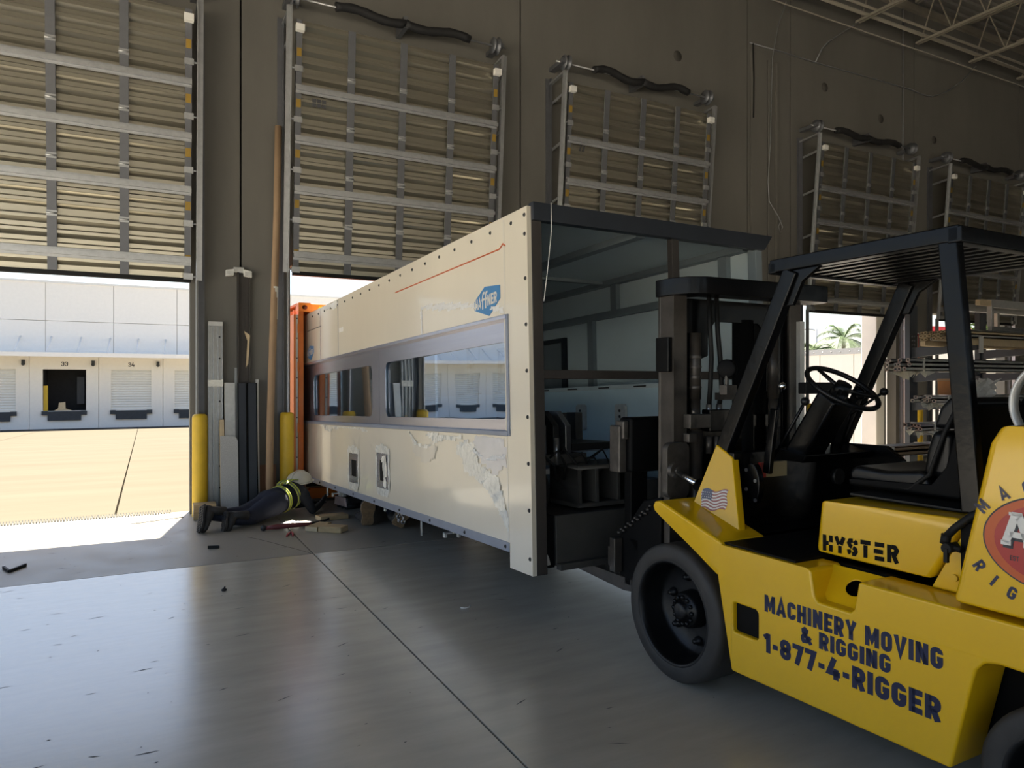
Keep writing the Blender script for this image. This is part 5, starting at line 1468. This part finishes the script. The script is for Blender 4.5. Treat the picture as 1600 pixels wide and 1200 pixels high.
strap(W(1.40, 8.63, .375), W(1.47, 8.72, .43), W(1.555, 8.80, .39), 0)
MB().tube([W(1.30, 8.40, .318), W(1.33, 8.36, .30), W(1.345, 8.36, .28), W(1.34, 8.40, .30)], .005, 6).build('key_clip', M['steel'], p1)

# second worker on his back under the enclosure: the boots show
p2 = tag(empty('person', (2.3, 8.3, 0)), 'person on their back under the enclosure with worn brown boot soles showing', 'person')
O2 = Vector((2.3, 8.3, 0))
def V2(*a): return (a[0] - O2.x, a[1] - O2.y) + a[2:]
flesh('trousers', [[V2(2.20, 7.72, .10, .055), V2(2.25, 8.0, .11, .062), V2(2.42, 8.32, .10, .078), V2(2.56, 8.66, .12, .10)], [V2(2.46, 7.47, .09, .055), V2(2.50, 7.80, .11, .062), V2(2.60, 8.2, .11, .078), V2(2.68, 8.64, .12, .10)], [V2(2.56, 8.66, .12, .11), V2(2.69, 8.66, .12, .11)]], M['navy'], p2)
flesh('shirt', [[V2(2.630, 8.68, .12, .115), V2(2.670, 8.95, .125, .12), V2(2.710, 9.15, .125, .115)], [V2(2.550, 9.16, .12, .07), V2(2.870, 9.16, .12, .07)], [V2(2.550, 9.16, .12, .06), V2(2.470, 9.0, .06, .05), V2(2.510, 8.85, .14, .04)], [V2(2.870, 9.16, .12, .06), V2(2.950, 9.0, .06, .05), V2(2.880, 8.85, .14, .04)], [V2(2.710, 9.18, .12, .06), V2(2.730, 9.27, .12, .055)]], M['shirt'], p2)
head(p2, V2(2.740, 9.40, .125), (0, -.3, .95), (0, 1, .2), M['ink'])
hardhat(p2, V2(2.740, 9.44, .12), (0, -.2, 1), (.05, 1, 0), .115)
hand(p2, V2(2.520, 8.81, .16), (.1, -.5, .8), (.5, .5, .2), M['glove'], .6)
hand(p2, V2(2.870, 8.81, .16), (-.1, -.5, .8), (-.5, .5, .2), M['glove'], .6)
boot(p2, V2(2.165, 7.60, .012), V2(2.17, 7.56, .29), (0, 1, .15), M['sole'])
boot(p2, V2(2.40, 7.30, .03), V2(2.49, 7.26, .22), (.2, 1, .3), M['sole'])

# ---------------------------------------------------------------- racking with bundled profiles on the right
rk = tag(empty('storage_rack', (12.4, 8.1, 0)), 'blue grey perforated storage rack holding metal profiles by the last door', 'rack')
def upright(x, y):
    hs_ = [[(x - .045 + sx, z - .012), (x - .005 + sx - .02, z - .012), (x - .005 + sx - .02, z + .012), (x - .045 + sx, z + .012)] for z in [1.95 + k * .08 for k in range(7)] for sx in (.0, .065)]
    MB().prism([(x - .11, 0), (x + .11, 0), (x + .11, 3.0), (x - .11, 3.0)], y, y + .004, 'y', holes=hs_).box(x - .11, x - .105, y, y + .10, 0, 3).box(x + .105, x + .11, y, y + .10, 0, 3).build('upright', M['shelfblue'], rk)
for x in (.25, 2.45): upright(x, .15)
for z in (.42, .78, 1.24, 1.76, 2.22):
    for x in (.25, 2.45): MB().prism([(.15, z - .002), (.15, z - .18), (-1.0, z - .08), (-1.0, z - .002)], x - .05, x + .05, 'x').build('cantilever_arm', M['shelfblue'], rk)
for y in (-1.0, -.45): MB().box(-.35, 4.4, y, y + .09, 2.21, 2.295).build('timber_bearer', M['woodlt'], rk)
for x in (.28, 2.48): MB().box(x - .06, x + .06, -1.03, -1.02, 2.08, 2.36).build('tag_plate', M['whitevinyl'], rk)
def bundle(name, x0, x1, y0, z0, nx, nz, w, h, m, label, sd, ragged=.25, group='profile bundles on the rack', wrap=True):
    o = tag(empty(name, (x0, y0, z0)), label, 'profile bundle', group)
    rd = random.Random(sd)
    for i in range(nx):
        for j in range(nz):
            dx = rd.uniform(0, ragged) * (1.0 if rd.random() < .6 else .3)
            b = MB()
            L = x1 - x0
            y, z = i * w, j * h
            b.box(dx, L, y, y + w * .9, z, z + h * .22).box(dx, L, y, y + w * .2, z, z + h * .92).box(dx, L, y + w * .70, y + w * .9, z, z + h * .92)
            b.box(dx, L, y, y + w * .9, z + h * .72, z + h * .92)
            b.build('profile', m if rd.random() > .25 else M['galvlight'], o)
    if wrap:
        for xw in (.45, 1.6):
            MB().box(xw, xw + .05, -.006, nx * w + .002, -.004, nz * h + .002).build('wrap_band', M['film'], o)
        fr = MB()
        for k in range(10):
            a = rd.uniform(0, nx * w)
            fr.add([(rd.uniform(.05, .5), a - .1, -.002), (rd.uniform(.2, .7), a - .12, -.002), (rd.uniform(.1, .6), a - .11 - rd.uniform(0, .05), -rd.uniform(.06, .18))], [(0, 1, 2)])
        tag(fr.build('torn_wrap', M['film'], o), kind='stuff')
    return o
bundle('profile_bundle', 10.75, 16.4, 7.15, 1.76, 6, 3, .075, .07, M['alu'], 'ragged bundle of pale aluminium profiles jutting left at eye height', 1, .6)
bundle('profile_bundle', 11.5, 16.4, 7.2, 1.24, 5, 2, .08, .06, M['alu'], 'short wrapped bundle of profiles one shelf below the ragged bundle', 2, .45)
bundle('profile_bundle', 12.0, 16.4, 7.2, 2.30, 7, 3, .08, .055, M['woodlt'], 'flat stack of pale lengths on the upper wooden beams', 3, .1, wrap=False)
bundle('profile_bundle', 11.2, 16.4, 7.25, .78, 5, 2, .08, .06, M['galv'], 'thin grey profiles stacked low beside the yellow bollard', 4, .6)
bundle('profile_bundle', 9.9, 14.5, 7.1, .42, 4, 2, .10, .075, M['cardboard'], 'brown wrapped profile bundle low behind the forklift seat', 5, .12)
bundle('profile_bundle', 10.6, 15.0, 6.9, .005, 9, 4, .055, .05, M['alu'], 'lowest heap of bright profile ends near the floor', 6, .3, wrap=False)
# steel frame on top of the rack
o = tag(empty('welded_stand', (13.4, 7.3, 2.50)), 'pale welded steel stand lying on top of the upper stack', 'stand')
for y in (0, .6): MB().box(-.0, 3.0, y, y + .08, .42, .56).build('top_beam', M['galvlight'], o, .004); MB().box(0, 3.0, y, y + .06, 0, .08).build('bottom_beam', M['galv'], o, .004)
for x in (.0, 1.3, 2.8): MB().box(x, x + .08, 0, .08, .08, .42).build('stanchion', M['galvlight'], o, .004); MB().box(x, x + .08, .6, .68, .08, .42).build('stanchion', M['galvlight'], o, .004)
MB().box(-.35, .0, 0, .08, .44, .54).build('stub_arm', M['woodlt'], o, .004)
# plastic film heap hanging between the shelves
hp = MB(); rr = random.Random(12)
for i in range(14):
    for j in range(18):
        f = j / 17
        hp.v.append((12.15 - .75 * f + i * .05 + rr.uniform(-.04, .04), 6.93 + rr.uniform(-.10, .10) - .05 * math.sin(i), 1.62 - 1.0 * f + rr.uniform(-.04, .04)))
for i in range(13):
    for j in range(17): hp.f.append((i * 18 + j, i * 18 + j + 1, (i + 1) * 18 + j + 1, (i + 1) * 18 + j)); hp.sm.append(False)
tag(hp.build('plastic_wrap', M['filmwhite']), 'crumpled white plastic wrap hanging down from the rack behind the seat', 'plastic wrap')
o = tag(empty('orange_crate', (12.2, 7.28, 1.362)), 'small orange box between the bundles beside the guard post', 'box')
MB().box(0, .32, 0, .25, 0, .28).build('box_body', mat('orange_brown', (.40, .17, .05), .6, var=.15), o, .006)
MB().box(-.002, .322, -.004, .254, .24, .28).build('box_lid', M['cardboard'], o)

# ---------------------------------------------------------------- outside on the right: trailer, palms, lamp, awning
tl = tag(empty('semi_trailer', (18.9, 10.6, -1.25)), 'white box trailer parked outside the far right doors', 'trailer')
for k in range(11):
    MB().box(0, .05, k * 1.2 + .01, k * 1.2 + 1.19, .86, 3.72).build('side_panel', M['bldg'], tl, .01)
    if k % 1 == 0:
        MB().box(-.006, 0, k * 1.2 + .15, k * 1.2 + .45, .87, .93).build('reflector_tape', M['red'], tl)
        MB().box(-.006, 0, k * 1.2 + .45, k * 1.2 + .75, .87, .93).build('reflector_tape', M['whitevinyl'], tl)
MB().box(-.02, .04, 0, 13.2, 3.70, 3.88).build('top_rail', M['galvlight'], tl)
MB().box(-.01, .04, 0, 13.2, .76, .87).build('bottom_rail', M['galvlight'], tl)
for k in range(40): MB().ball((-.02, .2 + k * .32, 3.78), .025, 6).build('rivet', M['galv'], tl)
MB().box(.05, 2.5, 0, 13.2, .80, 3.86).build('box_body', M['white'], tl)
for y in (1.2, 2.5): MB().lathe([(.25, -.02), (.5, -.02), (.52, .05), (.52, .22), (.5, .28), (.25, .28)], 'x', 28, (.12, y, .52)).build('wheel', M['tyre'], tl)
MB().box(.3, .5, 10.5, 10.7, 0, .8).build('landing_leg', M['galv'], tl)

M['frond'] = mat('palm_green', (.055, .10, .018), .6, var=.35, scale=2)
M['trunk'] = mat('palm_trunk', (.22, .17, .12), .9, var=.25, scale=6)
M['leaf'] = mat('leaf_green', (.06, .11, .015), .6, var=.35, scale=1.5)
def palm(x, y, h, label, sd, L=2.6):
    o = tag(empty('palm_tree', (x, y, -1.3)), label, 'palm tree', 'palms beyond the trailer')
    MB().tube([(0, 0, 0), (.06, 0, h * .35), (.0, .05, h * .7), (.05, 0, h)], [.2, .15, .13, .11], 12).build('trunk', M['trunk'], o)
    rd = random.Random(sd)
    for k in range(17):
        a = 2 * PI * k / 17 + rd.uniform(-.15, .15); el = rd.uniform(.05, 1.2); ll = L * rd.uniform(.8, 1.1)
        spine = []
        for q in range(10):
            f = q / 9; r_ = ll * f * math.cos(el) * (1 - .12 * f); z = h + ll * f * math.sin(el) - 1.15 * f * f * ll * .6
            spine.append(Vector((r_ * math.cos(a), r_ * math.sin(a), z)))
        b = MB(); b.tube(spine, [.03 * (1 - q / 10.5) + .004 for q in range(10)], 5)
        sd_ = Vector((-math.sin(a), math.cos(a), 0))
        for q in range(28):
            f = .12 + .87 * q / 28; i = min(8, int(f * 9)); p = spine[i].lerp(spine[i + 1], f * 9 - i); d = (spine[i + 1] - spine[i]).normalized()
            w = .62 * math.sin(PI * min(1, f * .9 + .1)) * rd.uniform(.8, 1.1)
            for s in (-1, 1):
                tip = p + sd_ * s * w + d * .28 + Vector((0, 0, -.30 * w))
                b.add([p - d * .03, p + d * .03, tip], [(0, 1, 2)])
        b.build('frond', M['frond'], o)
palm(38.2, 29.4, 5.6, 'palm tree with drooping fronds standing right of the street lamp', 1, 2.9)
palm(33.6, 27.9, 4.6, 'lower yellowish palm tree behind the street lamp', 2, 2.4)
o = tag(empty('street_lamp', (49.5, 40.7, -1.3)), 'tall thin street lamp with one arm above the trailer roof', 'street lamp')
MB().tube([(0, 0, 0), (0, 0, 7.4)], [.14, .09], 12).build('pole', M['galv'], o)
MB().tube([(0, 0, 7.3), (-.5, .3, 7.4), (-1.3, .8, 7.4)], .06, 8).build('arm', M['galv'], o)
MB().box(-2.3, -1.2, .55, 1.05, 7.33, 7.48).build('lamp_head', M['galv'], o, .03)
o = tag(empty('red_awning', (66, 36, -1.9)), 'red flat awning roof far outside the last door', 'awning')
MB().box(-8.5, 5, -.2, 3.5, 7.2, 8.2).build('fascia', mat('awning_red', (.60, .03, .03), .5, var=.08), o)
MB().box(-8.5, 5, -.25, -.2, 7.1, 7.22).build('fascia_trim', M['white'], o)
for x in (-7, 0, 4): MB().box(x - .2, x + .2, 1, 1.4, 0, 7.2).build('column', M['white'], o)
def bush(x, y, r, z, label, sd):
    o = tag(empty('leafy_tree', (x, y, -1.3)), label, 'tree')
    MB().tube([(0, 0, 0), (0, 0, z)], [.2, .12], 8).build('trunk', M['trunk'], o)
    rd = random.Random(sd); b = MB()
    for k in range(1500):
        u = Vector((rd.gauss(0, 1), rd.gauss(0, 1), rd.gauss(0, .8))).normalized() * r * rd.random() ** .4
        c_ = u + Vector((0, 0, z + r * .4)); q = Vector((rd.uniform(-1, 1), rd.uniform(-1, 1), rd.uniform(-1, 1))).normalized() * .16; w = q.cross(Vector((rd.random(), rd.random(), rd.random()))).normalized() * .09
        b.add([c_ - q, c_ + w, c_ + q, c_ - w], [(0, 1, 2, 3)])
    tag(b.build('foliage', M['leaf'], o), kind='stuff')
bush(27.8, 23.2, 1.1, 2.7, 'bushy green tree left of the palms above the trailer', 4)
bush(44.5, 24.0, 2.2, 5.6, 'green tree top showing beside the red awning', 5)
bush(24.5, 17.6, 1.0, .6, 'low bright shrub seen under the trailer edge', 6)
# pale dock seal at the right jamb of door 4
o = tag(empty('dock_seal', (13.36, 9.51, 0)), 'pale dock seal post at the right edge of the palm view opening', 'dock seal')
MB().box(0, .27, 0, .35, -.3, 3.1).build('seal_pad', M['bldg'], o, .02)
MB().box(.25, .30, 0, .4, -.3, 3.1).build('seal_backing', M['wall'], o)
